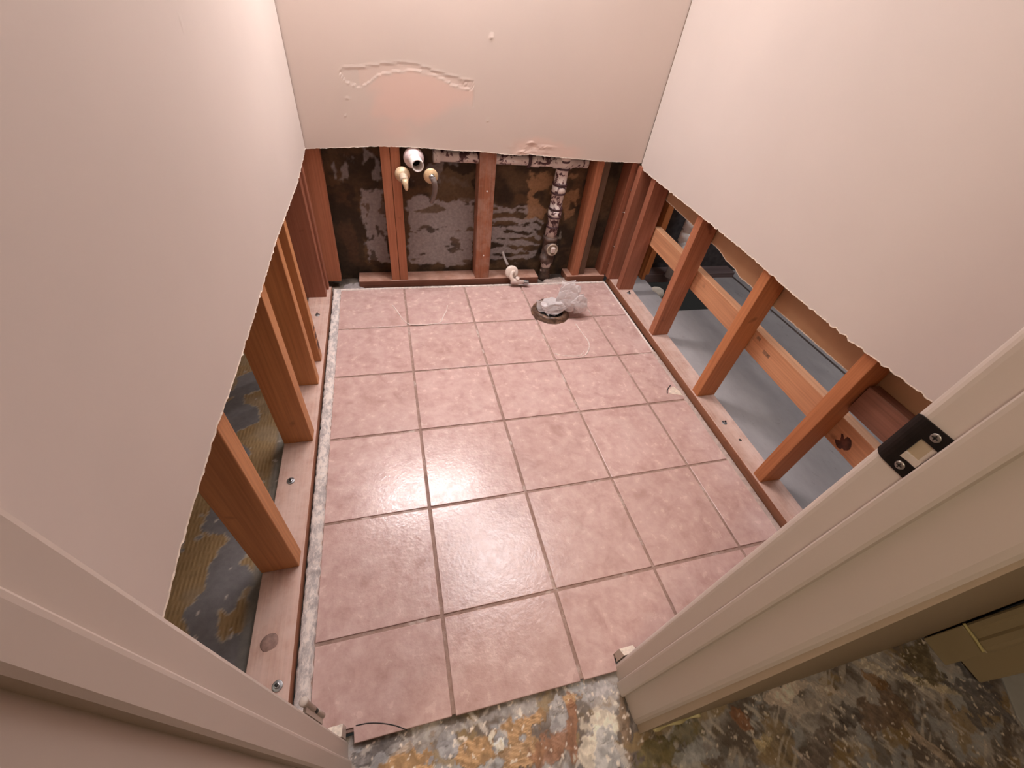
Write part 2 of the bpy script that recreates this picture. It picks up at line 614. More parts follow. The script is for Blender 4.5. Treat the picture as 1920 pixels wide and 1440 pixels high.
def hall_color(x, y):
    w = fbm(x * 22, y * 22, 3.1)
    w2 = fbm(x * 14, y * 14, 9.7)
    g = fbm(x * 10, y * 10, 0.3, 6)
    f = fbm(x * 70, y * 70, 1.3, 3)
    u, v2 = x * 0.80 + y * 0.60, -x * 0.60 + y * 0.80
    sc = fbm(u * 90, v2 * 14, 6.1, 3)          # scraper drags
    sc2 = fbm(v2 * 80, u * 12, 8.4, 3)
    c = lerp3((0.13, 0.10, 0.08), (0.36, 0.325, 0.30), sstep(-0.45, 0.5, g + 0.25 * f))
    c = lerp3(c, (0.33, 0.33, 0.335), 0.7 * sstep(0.10, 0.35, fbm(x * 9, y * 9, 5.0) + 0.2 * f))
    c = lerp3(c, (0.27, 0.18, 0.075), 0.7 * sstep(0.18, 0.38, fbm(x * 8, y * 12, 12.0) + 0.2 * f))
    c = lerp3(c, (0.10, 0.075, 0.055), 0.7 * sstep(0.22, 0.45, fbm(x * 13, y * 13, 17.0) + 0.2 * f))
    c = lerp3(c, (0.52, 0.46, 0.40), 0.75 * sstep(0.28, 0.45, sc) * sstep(-0.1, 0.2, w2))
    c = lerp3(c, (0.50, 0.43, 0.36), 0.6 * sstep(0.32, 0.46, sc2) * sstep(0.0, 0.25, -w2))
    h = 0.0012 * g + 0.0009 * f + 0.0006 * sc
    a = 0.5
    q1, q2 = x * math.cos(a) + y * math.sin(a) + 0.01 * w, -x * math.sin(a) + y * math.cos(a) + 0.01 * w2
    if x > 0.55:
        for q in (q1, q2):
            dd = abs((q / 0.152) % 1.0 - 0.5) * 0.152
            c = lerp3(c, (0.46, 0.41, 0.37), 0.5 * (1 - sstep(0.002, 0.007, dd)) * sstep(-0.15, 0.2, f + g))
    for bx, by, rx, ry, an, bc, s, comb in HALL_BLOBS:
        dx, dy = x - bx, y - by
        if abs(dx) > 0.26 or abs(dy) > 0.26:
            continue
        ca, sa = math.cos(an), math.sin(an)
        p, q = (dx * ca + dy * sa) / rx, (-dx * sa + dy * ca) / ry
        d = math.sqrt(p * p + q * q) + 0.75 * w + 0.45 * f
        k = s * (1 - sstep(0.85, 1.0, d))
        if k > 0:
            cc = lerp3(tuple(z * 0.72 for z in bc), tuple(min(1, z * 1.12) for z in bc), sstep(-0.4, 0.4, f))
            if comb:
                st = (0.5 + 0.5 * math.sin((dx * (0.35 + an) + dy + 0.012 * w2) * 620 + 3 * w)) * sstep(-0.35, 0.2, f + w2)
                cc = lerp3(cc, tuple(min(1, z * 1.28 + 0.03) for z in bc), st * st)
                h += 0.0012 * k * st
            c = lerp3(c, cc, k)
            h += 0.0012 * k
    c = lerp3(c, (0.72, 0.62, 0.52), 0.8 * sstep(0.52, 0.60, fbm(x * 85, y * 85, 21.0, 2) + 0.25 * w2))
    return tuple(min(0.85, z * 1.35) for z in c), h


grid_floor('floor_hall', -0.30, 1.62, -1.98, -1.405, 0.0027, hall_color, RES_HALL,
           label='hall subfloor scraped bare, patchy with old adhesive and plaster')
flo = obj('floor_hall_edge', box(-1.2, 2.9, -3.0, -1.98, -0.043, -0.014), flat('scraped_subfloor', (0.25, 0.21, 0.18), 0.8, var=0.4, scale=9))
tag(flo, 'rest of the scraped hall subfloor behind the camera', 'floor', kind='structure')


def left_color(x, y):
    w = fbm(x * 9, y * 9, 2.2)
    f = fbm(x * 40, y * 40, 4.4, 3)
    d = fbm(x * 6.5 + 1.7, y * 5.5 + 3.3, 7.9, 4) + 0.10 * f
    st = 0.5 + 0.5 * math.sin((x * 0.95 + 0.10 * y + 0.004 * w) * 620)
    base = lerp3((0.23, 0.135, 0.05), (0.36, 0.235, 0.11), st)
    base = lerp3(base, (0.30, 0.23, 0.15), 0.5 * sstep(-0.1, 0.4, w))
    k = sstep(-0.02, 0.015, d)
    c = lerp3(base, (0.17, 0.155, 0.155), k)
    edge = 1 - sstep(0.006, 0.028, abs(d - 0.0))
    c = lerp3(c, (0.44, 0.37, 0.28), 0.75 * edge)
    # grey band beside the plate, near-black along its edge
    b = sstep(-0.475, -0.455, x)
    c = lerp3(c, (0.20, 0.18, 0.155), 0.85 * b)
    c = lerp3(c, (0.05, 0.04, 0.03), 0.9 * sstep(-0.441, -0.436, x))
    c = lerp3(c, (0.6, 0.52, 0.44), 0.8 * sstep(0.70, 0.75, fbm(x * 40, y * 40, 31.0, 2)))
    return c, 0.0008 * st * (1 - k) + 0.001 * k


grid_floor('floor_left', -1.05, -0.4305, -1.40, 0.34, 0.005, left_color, RES_LEFT,
           label='next room subfloor beyond the left studs, grey patches over combed yellow adhesive')
obj_ = obj('floor_left_edge', box(-2.2, -1.05, -1.40, 0.45, -0.043, -0.014), flat('far_left_subfloor', (0.22, 0.17, 0.12), 0.8, var=0.3, scale=7))
tag(obj_, 'far strip of the left room subfloor', 'floor', kind='structure')


# ------------------------------------------------------------------ tiled bathroom floor (one floor, tiles are its pattern)
def tiled_floor():
    bm = bmesh.new()
    J = 0.0042
    cols = [(-0.2965, 0.0), (0.0, 0.305), (0.305, 0.61), (0.61, 0.915), (0.915, None)]
    rows = [(0.0, 0.312), (-0.305, 0.0), (-0.61, -0.305), (-0.915, -0.61), (-1.22, -0.915)]
    for ci, (a, b_) in enumerate(cols):
        for (r0, r1) in rows:
            x0 = a + (J if ci else 0)
            jx, jy = random.uniform(-.0006, .0006), random.uniform(-.0006, .0006)
            y0, y1 = r0 + J + jy, r1 - (J if r1 < 0.3 else 0) + jy
            if b_ is None:
                pts = [(x0, y0), (xr(y0) - 0.034, y0), (xr(y1) - 0.028, y1), (x0, y1)]
            else:
                pts = [(x0 + jx, y0), (b_ - J + jx, y0), (b_ - J + jx, y1), (x0 + jx, y1)]
            add_prism(bm, pts, -0.011, random.uniform(-0.0003, 0.0003), bevel=0.0016, mat=0)
    T = -1.22 - J
    add_prism(bm, [(-0.2965, T), (-0.2965, -1.392), (-0.207, -1.392), (-0.207, -1.421), (-J, -1.423), (-J, T)][::-1][::-1][::-1], -0.011, 0, bevel=0.0016)
    add_prism(bm, [(J, T), (0.305 - J, T), (0.305 - J, -1.427), (J, -1.424)][::-1], -0.011, 0, bevel=0.0016)
    add_prism(bm, [(0.305 + J, T), (0.61 - J, T), (0.61 - J, -1.392), (0.399, -1.392), (0.399, -1.428), (0.305 + J, -1.427)][::-1], -0.011, 0, bevel=0.0016)
    add_prism(bm, [(0.61 + J, T), (0.915 - J, T), (0.915 - J, -1.392), (0.61 + J, -1.392)][::-1], -0.011, 0, bevel=0.0016)
    add_prism(bm, [(0.915 + J, T), (1.083, T), (1.08, -1.392), (0.915 + J, -1.392)][::-1], -0.011, 0, bevel=0.0016)
    # grout bed
    add_prism(bm, [(-0.305, -1.40), (-0.2065, -1.40), (-0.2065, -1.4185), (0.3985, -1.4235), (0.3985, -1.40), (1.085, -1.40), (1.125, 0.318), (-0.305, 0.318)], Z_SUB, -0.0030, mat=1)
    return obj('floor', bm, [TILE, GROUT])


FLOOR = tiled_floor()
tag(FLOOR, 'rose-tan square stone-look floor tiles with dirty grout lines', 'floor', kind='structure')

# hairline crack at the threshold, chipped tile corner showing mortar
obj('crack', tube([(-0.204, -1.392, 0.0), (-0.178, -1.394, 0.0), (-0.150, -1.401, 0.0), (-0.124, -1.411, 0.0), (-0.100, -1.424, 0.0)], 0.0011, n=6), RUBBER, FLOOR)
obj('chip', prism([(1.035, -0.566), (1.050, -0.545), (1.078, -0.528), (1.088, -0.55), (1.096, -0.588)][::-1], -0.002, 0.0009, bevel=0.0005),
    flat('bare_mortar', (0.70, 0.58, 0.48), 0.9, var=0.25, scale=120, bmp=0.6), FLOOR)
obj('chip_shadow_line', tube([(1.028, -0.566, 0.0), (1.041, -0.545, 0.0), (1.069, -0.522, 0.0)], 0.0022, n=6), RUBBER, FLOOR)

# mortar bead along the left plate, caulk lines at the back and right
def bead(name, pts, w, h, mat, seed, label, n=160, kind='structure'):
    bm = bmesh.new()
    prev = None
    P = [Vector(p) for p in pts]
    L = (P[1] - P[0]).length
    d = (P[1] - P[0]).normalized()
    s = Vector((-d.y, d.x, 0))
    for i in range(n + 1):
        p = P[0] + d * (L * i / n)
        k1 = mn.noise(Vector((i * 0.35, seed, 0)))
        k2 = mn.noise(Vector((i * 0.30, seed + 5, 0)))
        k3 = mn.noise(Vector((i * 0.5, seed + 9, 0)))
        ww, hh = w * (1 + 0.22 * k1), h * (1 + 0.45 * k3)
        row = [bm.verts.new(p + s * (ww * a) + Vector((0, 0, z))) for a, z in
               ((-0.5 - 0.12 * k2, -0.003), (-0.42 - 0.12 * k2, hh * 0.7), (-0.1, hh), (0.3, hh * 0.9), (0.46, hh * 0.6), (0.5, -0.003))]
        if prev:
            for a, b, c, e in zip(prev[:-1], prev[1:], row[1:], row[:-1]):
                bm.faces.new((a, b, c, e)).smooth = True
        else:
            bm.faces.new(row[::-1])
        prev = row
    bm.faces.new(prev)
    o = obj(name, bm, mat)
    tag(o, label, 'mortar' if kind == 'structure' else 'caulk', kind=kind)
    return o


bead('trim_1', [(-0.3145, -1.392, 0), (-0.3145, 0.318, 0)], 0.034, 0.008, BEAD, 1.0, 'grey and white mortar strip between the left plate and the tiles', 260)
bead('trim_2', [(-0.300, 0.318, 0), (1.118, 0.322, 0)], 0.011, 0.004, CHALK, 3.0, 'ragged white caulk line along the back edge of the tiles', 240)
bead('trim_3', [(1.116, 0.315, 0), (1.104, -0.30, 0)], 0.010, 0.0035, CHALK, 6.0, 'broken white caulk along the far right edge of the tiles', 110)
bead('trim_4', [(1.104, -0.30, 0), (1.083, -1.39, 0)], 0.020, 0.002, flat('grey_thinset', (0.44, 0.34, 0.30), 0.85, var=0.25, scale=60, bmp=0.5), 8.0,
     'grey thinset edge along the near right side of the tiles', 180)


# ------------------------------------------------------------------ drywall sheets cut at knee height
def drywall(name, o, u, n, length, bottom, mat, thick=0.0125, rows=None, step=0.006, disp=None, patch=None, label='', ragged=0.004, seed=0.0, burr=0.0026):
    """o: corner on the floor line of the painted face, u: along, n: towards the room."""
    o, u, n = Vector(o), Vector(u).normalized(), Vector(n).normalized()
    nu = int(length / step)
    rows = rows or [0, .0016, .012, .03, .08, .2, .5, 1.0]
    me = bpy.data.meshes.new(name)
    V, F, mi, pv = [], [], [], []
    nr = len(rows)
    for i in range(nu + 1):
        s = length * i / nu
        zb = bottom(s) + ragged * (mn.noise(Vector((s * 60, seed, 0))) + 0.6 * mn.noise(Vector((s * 190, seed, 4)))
                                   + 1.2 * max(0, mn.noise(Vector((s * 35, seed, 8))) - 0.25))
        for r in rows:
            z = zb + (CEIL_Z - zb) * r
            dd = disp(s, z) if disp else 0.0
            if r == 0:
                dd += 0.0004 + burr * max(0.0, mn.noise(Vector((s * 110, seed, 21))) + 0.02)
            p = o + u * s + n * dd
            V.append((p.x, p.y, z))
            pv.append(patch(s, z) if patch else 0.0)
        for r in (0, 1):
            z = zb + 0.0015 * mn.noise(Vector((s * 120, seed, 15))) if r == 0 else CEIL_Z
            p = o + u * s - n * thick
            V.append((p.x, p.y, z))
            pv.append(0.0)
    m = nr + 2
    for i in range(nu):
        a, b = i * m, (i + 1) * m
        for r in range(nr - 1):
            F.append((a + r, b + r, b + r + 1, a + r + 1)); mi.append(1 if r == 0 else 0)
        F.append((a + nr, a + nr + 1, b + nr + 1, b + nr)); mi.append(2)
        F.append((a, a + nr, b + nr, b)); mi.append(1)
        F.append((a + nr - 1, b + nr - 1, b + nr + 1, a + nr + 1)); mi.append(1)
    for e in (0, nu):
        a = e * m
        F.append(tuple([a + r for r in range(nr)] + [a + nr + 1, a + nr])); mi.append(1)
    me.from_pydata(V, [], F)
    for p, k in zip(me.polygons, mi):
        p.material_index = k
    if patch:
        at = me.attributes.new('patch', 'FLOAT', 'POINT')
        for i, v in enumerate(pv):
            at.data[i].value = v
    bm = bmesh.new()
    bm.from_mesh(me)
    bmesh.ops.recalc_face_normals(bm, faces=bm.faces[:])
    bm.to_mesh(me)
    bm.free()
    ob = link_mesh(name, me, [mat, GYPSUM, PAPER])
    tag(ob, label, 'wall', kind='structure')
    return ob


def gauss(s, z, cs, cz, rs, rz=None):
    rz = rz or rs
    return math.exp(-((s - cs) / rs) ** 2 - ((z - cz) / rz) ** 2)


LB = [(-1.40, .594), (-1.326, .600), (-1.261, .609), (-1.06, .614), (-.956, .608), (-.75, .607), (-.60, .611), (-.428, .614), (-.2, .605), (0.03, .597), (.2, .606), (.335, .616)]
drywall('wall_left', (-0.3275, -1.40, 0), (0, 1, 0), (1, 0, 0), 1.735, lambda s: interp(LB, s - 1.40), PAINT, seed=1.0,
        disp=lambda s, z: 0.0012 * gauss(s, z, 0.62, 0.93, 0.006) + 0.0012 * gauss(s, z, 0.8, 1.06, 0.005),
        rows=[0, .0016, .012, .03, .08, .15, .2, .205, .21, .215, .22, .225, .23, .24, .25, .255, .26, .265, .3, .5, 1.0],
        label='left wall of beige painted drywall cut off ragged at knee height')

# right wall: runs from the back corner towards the door, toed by the same skew as its studs
RB = [(0, .620), (.03, .604), (.08, .604), (.14, .603), (.484, .602), (.824, .600), (1.09, .589), (1.29, .588), (1.50, .596), (1.74, .598)]
rd = Vector((-0.020, -1, 0)).normalized()
drywall('wall_right', (xr(.335) - 0.0135, 0.335, 0), rd, (-1, 0.02, 0), 1.738, lambda s: interp(RB, s), PAINT, seed=5.0, ragged=0.005, burr=0.0014,
        label='right wall of pinkish beige drywall cut off ragged above exposed studs')

PT = [(-.170, .868), (-.153, .876), (-.084, .885), (0, .904), (.046, .909), (.102, .909), (.156, .899), (.238, .884), (.319, .874)]
PB = [(-.170, .866), (-.144, .838), (-.106, .826), (-.081, .835), (-.034, .868), (0, .877), (.029, .884), (.086, .893), (.105, .891), (.156, .887), (.205, .873), (.238, .860), (.307, .848), (.32, .862)]
X0B = -0.3275


def back_disp(s, z):
    x = s + X0B
    if z > 1.1 or z < 0.62:
        return 0.0
    d = 0.0
    if -.175 < x < .325:
        t, b = interp(PT, x), interp(PB, x) + 0.003 * mn.noise(Vector((x * 90, 2, 0)))
        e = sstep(-.172, -.160, x) * (1 - sstep(.312, .322, x))
        ins = sstep(b - 0.001, b + 0.003, z) * (1 - sstep(t - 0.002, t + 0.001, z))
        d -= 0.0006 * ins * e
        d += 0.00055 * math.exp(-((z - b) / 0.0030) ** 2) * e
        d += 0.00045 * math.exp(-((z - t - 0.003) / 0.004) ** 2) * e
        if x > .25:
            d += 0.0008 * sstep(.25, .27, x) * mn.noise(Vector((x * 130, z * 130, 0))) * ins
    d -= 0.0012 * math.exp(-((x - .319) / .003) ** 2) * sstep(.79, .80, z) * (1 - sstep(.84, .85, z))
    d += 0.0009 * math.exp(-((z - .792) / .0025) ** 2) * sstep(-.170, -.165, x) * (1 - sstep(-.140, -.134, x))
    d += 0.0015 * gauss(s, z, .374 - X0B, 1.013, .008) + 0.0011 * gauss(s, z, .378 - X0B, .753, .006)
    d += 0.0015 * gauss(s, z, -.165 - X0B, .735, .004)
    # crushed paper near the bottom edge
    d += -0.004 * gauss(s, z, .585 - X0B, .668, .016, .011) + 0.0032 * gauss(s, z, .575 - X0B, .680, .014, .005)
    d += 0.0030 * gauss(s, z, .545 - X0B, .644, .020, .006) + 0.002 * gauss(s, z, .64 - X0B, .668, .04, .004)
    if abs(x - .57) < .12 and z < .70:
        d += 0.0010 * mn.noise(Vector((x * 50, z * 70, 3))) * (1 - sstep(.66, .69, z)) * (1 - sstep(.08, .12, abs(x - .57)))
    return d


def back_patch(s, z):
    x = s + X0B
    n1 = 0.012 * mn.noise(Vector((x * 25, z * 25, 0)))
    v = 0.0
    if -.1 < x < .32:
        b = interp(PB, x)
        lo = .735 + 0.02 * mn.noise(Vector((x * 12, 0, 2)))
        lo += .073 * sstep(.12, .25, x + n1)
        k = (1 - sstep(b - .010, b + .002, z + n1)) * sstep(lo - .035, lo + .02, z + n1)
        k *= sstep(-.09, -.02, x + n1 * 2) * (1 - sstep(.308, .320, x + n1))
        v = max(v, 0.85 * k)
        t = interp(PT, x)
        v = max(v, 0.35 * sstep(b, b + .004, z) * (1 - sstep(t - .003, t, z)))
    # spackle and torn paper above the right end of the cut
    k = (1 - sstep(.655, .685, z + n1 - 0.03 * gauss(s, 0, .62 - X0B, 0, .12))) * sstep(.46, .54, x + n1) * (1 - sstep(.74, .86, x))
    v = max(v, 0.75 * k)
    v = max(v, 0.55 * gauss(s, z, 0.02 - X0B, .70, .07, .05))
    return v


BB = [(-.3275, .614), (-.18, .625), (-.06, .636), (.05, .639), (.165, .638), (.242, .635), (.355, .637), (.448, .632), (.532, .630), (.575, .637), (.60, .634), (.744, .630), (.93, .624), (1.134, .625)]
brow = [0, .0012] + [i / 230.0 for i in range(1, 64)] + [.3, .34, .45, .7, 1.0]
drywall('wall_back', (X0B, 0.3385, 0), (1, 0, 0), (0, -1, 0), xr(.335) - 0.0135 - X0B, lambda s: interp(BB, s + X0B), PAINT_B, step=0.005,
        rows=brow, disp=back_disp, patch=back_patch, seed=9.0, ragged=0.0022, burr=0.001,
        label='back wall of beige drywall with a torn patched scar, cut off above the plumbing')

# outer skins of the two side walls and the plumbing cavity
o = obj('wall_left_outer', box(-0.4455, -0.4325, -1.40, 0.45, 0.63, CEIL_Z), PAINT)
tag(o, 'drywall on the far side of the left stud wall', 'wall', kind='structure')
RO = [(0, .512), (.18, .508), (.39, .500), (.60, .492), (.66, .478), (.72, .476), (.76, .464), (.83, .466), (.86, .462), (.97, .463), (1.28, .464), (1.74, .466)]
ob = drywall('wall_right_outer', (xr(.335) + 0.0915, 0.335, 0), rd, (-1, 0.02, 0), 1.738, lambda s: interp(RO, s), PAPER, seed=12.0, ragged=0.0018, burr=0.0,
             label='brown paper back of the next room drywall hanging behind the right studs')


def cavity_color(x, z):
    w = fbm(x * 14, z * 14, 1.0)
    f = fbm(x * 45, z * 45, 6.0, 3)
    g = fbm(x * 7, z * 7, 3.0)
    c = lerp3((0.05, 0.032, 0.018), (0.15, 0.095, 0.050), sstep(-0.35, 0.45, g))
    c = lerp3(c, (0.17, 0.095, 0.045), 0.6 * sstep(0.1, 0.5, fbm(x * 5, z * 9, 14.0)))
    GR = (0.41, 0.375, 0.37)
    def rect(x0, x1, z0, z1, e=0.012):
        m_ = min(x - x0, x1 - x, z - z0, z1 - z) + 0.022 * w + 0.010 * f
        return sstep(-e * 0.2, e * 0.5, m_)
    holes = sstep(0.30, 0.40, fbm(x * 9, z * 22, 17.0) )
    k = max(rect(-.158, -.055, .075, .43) * (1 - 0.8 * sstep(0.28, 0.36, fbm(x * 26, z * 16, 19.0))), 0.95 * rect(.040, .37, .055, .400) * (1 - 0.85 * holes),
            0.9 * rect(.452, .725, .07, .370) * (1 - sstep(0.02, 0.2, math.sin(z * 150 + 3 * w + x * 6) * 0.3 + fbm(x * 8, z * 20, 8.0))))
    k = max(k, 0.75 * rect(-.25, -.06, .47, .66) * sstep(-0.02, 0.12, fbm(x * 16, z * 9, 25.0)))
    k = max(k, 0.5 * rect(.08, .34, .45, .56) * sstep(0.12, 0.25, fbm(x * 12, z * 12, 28.0)))
    c = lerp3(c, GR, k)
    # brown torn paper by the vent pipe
    t = rect(.62, .90, .30, .53, 0.01) * sstep(-0.05, 0.06, fbm(x * 11, z * 11, 33.0))
    c = lerp3(c, (0.42, 0.24, 0.125), 0.9 * t)
    t = rect(.20, .36, .40, .52, 0.006)
    c = lerp3(c, (0.17, 0.115, 0.065), 0.8 * t)
    dl = (x - .80) / .07, (z - .16) / .11
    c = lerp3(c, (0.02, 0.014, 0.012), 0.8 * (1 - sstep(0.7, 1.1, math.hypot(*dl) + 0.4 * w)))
    c = lerp3(c, (0.42, 0.38, 0.33), 0.7 * sstep(0.25, 0.35, fbm(x * 30, z * 18, 41.0)) * rect(.79, .85, .10, .24))
    c = lerp3(c, (0.20, 0.105, 0.055), 0.8 * rect(-.262, -.20, .07, .42) * sstep(-.3, .1, g))
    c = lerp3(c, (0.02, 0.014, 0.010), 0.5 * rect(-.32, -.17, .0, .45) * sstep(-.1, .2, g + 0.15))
    return c


def cavity_wall():
    x0, x1, z0, z1, st = -0.44, 1.236, Z_SUB, 0.80, 0.005
    nx, nz = int((x1 - x0) / st), int((z1 - z0) / st)
    V, F, Cc = [], [], []
    for j in range(nz + 1):
        for i in range(nx + 1):
            x, z = x0 + st * i, z0 + st * j
            V.append((x, 0.446 + 0.0015 * fbm(x * 20, z * 20, 2.0), z))
            Cc.append(cavity_color(x, z))
    for j in range(nz):
        for i in range(nx):
            a = j * (nx + 1) + i
            F.append((a, a + 1, a + nx + 2, a + nx + 1))
    me = bpy.data.meshes.new('wall_cavity')
    me.from_pydata(V, [], F)
    at = me.color_attributes.new('residue', 'FLOAT_COLOR', 'POINT')
    for i, c in enumerate(Cc):
        at.data[i].color = (*c, 1)
    o = link_mesh('wall_cavity', me, RES_CAV)
    so = o.modifiers.new('thickness', 'SOLIDIFY')
    so.thickness = 0.012
    so.offset = -1
    tag(o, 'dark inner face of the plumbing wall with torn grey paper and mastic', 'wall', kind='structure')


cavity_wall()
o = obj('wall_cavity_top', box(-0.44, 1.236, 0.446, 0.458, 0.80, CEIL_Z), PAPER)
tag(o, 'upper part of the wall behind the plumbing studs', 'wall', kind='structure')


def cavfloor(x, y):
    g = fbm(x * 18, y * 18, 2.0)
    c = lerp3((0.09, 0.065, 0.05), (0.20, 0.16, 0.13), sstep(-.3, .4, g))
    d = math.hypot((x - .83) / .10, (y - .345) / .05) + 0.5 * fbm(x * 30, y * 30, 3)
    c = lerp3(c, (0.50, 0.40, 0.35), 1 - sstep(.8, 1.1, d))
    d2 = math.hypot((x + .235) / .05, (y - .345) / .05) + 0.5 * fbm(x * 30, y * 30, 4)
    c = lerp3(c, (0.36, 0.31, 0.30), 1 - sstep(.8, 1.1, d2))
    return c, 0.014 * (1 - sstep(.5, 1.2, d)) + 0.010 * (1 - sstep(.5, 1.2, d2)) + 0.002 * g


grid_floor('floor_cavity', -0.43, 1.12, 0.318, 0.445, 0.005, cavfloor, RES_CAV, label='grimy subfloor and thinset lumps under the back wall studs')


# ------------------------------------------------------------------ framing
def timber(name, size, loc, mat, label, cat='stud', group=None, rot=(0, 0, 0), bevel=0.002, parent=None):
    w, d, h = size
    o = obj(name, box(-w / 2, w / 2, -d / 2, d / 2, 0, h, bevel=bevel, seg=2), mat, parent)
    o.location = loc
    o.rotation_euler = rot
    if parent is None:
        tag(o, label, cat, group)
    return o


def plate(name, size, loc, mats, label, rot=0.0):
    """sole plate; its vertical edges carry the cleaner sawn colour."""
    w, d, h = size
    bm = box(-w / 2, w / 2, -d / 2, d / 2, 0, h, bevel=0.002, seg=2)
    bm.faces.ensure_lookup_table()
    bmesh.ops.recalc_face_normals(bm, faces=bm.faces[:])
    for f in bm.faces:
        f.material_index = 0 if f.normal.z > 0.5 else 1
    o = obj(name, bm, mats)
    o.location = loc
    o.rotation_euler = (0, 0, rot)
    tag(o, label, 'plate', 'bottom plates of the stud walls')
    return o


H_PL = PLATE_Z - Z_SUB
plate('bottom_plate', (0.0935, 1.70, H_PL), (-0.3825, -0.538, Z_SUB), [W_PLATE, W_FACE], 'long pinkish dusty plate under the left studs')
SKEW = -0.020
plate('bottom_plate', (0.091, 1.74, H_PL), (xr(-0.52) + 0.0385, -0.522, Z_SUB), [W_PLATE, W_FACE], 'long pinkish plate with a red-brown edge under the right studs', SKEW)
plate('bottom_plate', (0.935, 0.088, H_PL), (0.2555, 0.394, Z_SUB), [W_PLATEX, wood('back_plate_edge', (0.20, 0.075, 0.045), (0.30, 0.125, 0.08), 'x')],
      'longer red-brown plate under the back wall studs, left of the drain pipe')
plate('bottom_plate', (0.235, 0.088, H_PL), (1.008, 0.394, Z_SUB), [W_PLATEX, wood('short_plate_edge', (0.24, 0.09, 0.05), (0.34, 0.15, 0.09), 'x')],
      'short red-brown plate under the studs right of the drain pipe')

STUD_H = 1.10
TOPG = 'studs of the left wall'


def notch_stud_left():
    return None


# left wall, near to far.  (x size is the 87 mm depth, y size the 38 mm edge)
timber('wall_stud', (0.088, 0.042, STUD_H), (-0.387, -1.014, PLATE_Z), W_ORANGE, 'thick orange stud nearest the doorway in the left wall', group=TOPG)
timber('wall_stud', (0.086, 0.045, STUD_H), (-0.386, -0.602, PLATE_Z), W_ORANGE, 'orange stud second from the doorway in the left wall', group=TOPG)
timber('wall_stud', (0.086, 0.036, STUD_H), (-0.3885, -0.343, PLATE_Z), W_ORANGE, 'orange stud third from the doorway in the left wall', group=TOPG)
st4 = empty('wall_stud', (-0.3875, -0.213, PLATE_Z))
tag(st4, 'orange stud fourth from the doorway with dark stains near its foot', 'stud', TOPG)
timber('timber', (0.086, 0.036, STUD_H), (0, 0, 0), W_ORANGE, None, parent=st4)
sb = bmesh.new()
for z0, z1 in ((0.045, 0.085), (0.10, 0.125), (0.14, 0.15)):
    add_box(sb, 0.0425, 0.0434, -0.013, 0.013, z0, z1, bevel=0.0003)
obj('stain', sb, flat('burnt_stain', (0.09, 0.03, 0.018), 0.7, var=0.4, scale=80), st4)
timber('wall_stud', (0.088, 0.040, STUD_H), (-0.3965, 0.240, PLATE_Z), W_RED, 'wide dark red stud near the back end of the left wall', group=TOPG)
timber('wall_stud', (0.086, 0.036, STUD_H), (-0.389, 0.300, PLATE_Z), W_RED, 'narrow red stud sliver behind the wide dark red one, left wall', group=TOPG)

# back wall
BG = 'studs of the back wall'
timber('wall_stud', (0.086, 0.040, STUD_H), (-0.3365, 0.377, PLATE_Z), W_REDL, 'flat-turned red stud in the back left corner', group=BG, rot=(0, math.radians(1.2), 0))
timber('wall_stud', (0.0385, 0.086, STUD_H), (-0.0345, 0.3995, PLATE_Z), W_REDL, 'left one of the paired red studs beside the sink pipes', group=BG)
timber('wall_stud', (0.0385, 0.086, STUD_H), (0.0055, 0.3995, PLATE_Z), W_REDL, 'right one of the paired red studs beside the sink pipes', group=BG)
mst = timber('wall_stud', (0.074, 0.086, STUD_H), (0.4075, 0.3995, PLATE_Z), wood('middle_stud', (0.22, 0.075, 0.035), (0.40, 0.15, 0.075), dust=0.25), 'wide red stud in the middle of the back wall', group=BG, rot=(0, math.radians(-1.0), 0))
timber('wall_stud', (0.039, 0.084, STUD_H), (0.944, 0.4015, PLATE_Z), W_REDL, 'orange-red stud just right of the stained drain pipe', group=BG, rot=(0, math.radians(-0.7), 0))
timber('wall_stud', (0.038, 0.070, STUD_H), (0.985, 0.4085, PLATE_Z), W_DARK, 'grey-brown stud set back behind the orange-red one right of the drain', group=BG, rot=(0, math.radians(-0.7), 0))
nst = timber('wall_stud', (0.040, 0.086, STUD_H), (1.119, 0.4005, PLATE_Z), W_RED, 'nail-dotted brown stud at the right end of the back wall', group=BG)
NAILM = flat('bright_nail', (0.75, 0.70, 0.66), 0.3, 0.6)
for xz in ((0.012, 0.07), (0.006, 0.175), (0.012, 0.27), (0.004, 0.36), (0.010, 0.47)):
    obj('nail', lathe((xz[0], -0.041, xz[1]), (0.2, -1, 0.3), [(0, 0), (0, .0016), (.016, .0016), (.0162, .0036), (.018, .0036), (.018, 0)], n=12), NAILM, nst)
for xz in ((0.405, 0.155), (0.400, 0.47)):
    nn_ = obj('nail', lathe((xz[0], 0.3568, xz[1]), (0.1, -1, 0.2), [(0, 0), (0, .0015), (.006, .0015), (.0062, .0036), (.008, .0036), (.008, 0)], n=12), NAILM)
    nn_.parent = mst
    nn_.matrix_parent_inverse = mst.matrix_basis.inverted()
# right wall, far to near
RG = 'studs of the right wall'


def rstud(y, label, mat, ysz=0.039, dx=0.0, hgt=STUD_H):
    x = xr(y) + dx + 0.0425
    return timber('wall_stud', (0.085, ysz, hgt), (x, y, PLATE_Z), mat, label, group=RG, rot=(0, 0, SKEW))


rstud(0.327, 'dark red stud in the back right corner, farthest in the right wall', W_RED, dx=-0.020, hgt=0.588)
rstud(0.2145, 'red stud with a pale edge, next to the back right corner', W_RED)
rstud(-0.191, 'reddish stud carrying the pale board, third from the doorway', W_REDL)
rstud(-0.602, 'orange stud in the middle of the pale board, second from the doorway', W_ORANGE_R)
rstud(-1.018, 'orange stud nearest the doorway in the right wall', W_ORANGE_R)

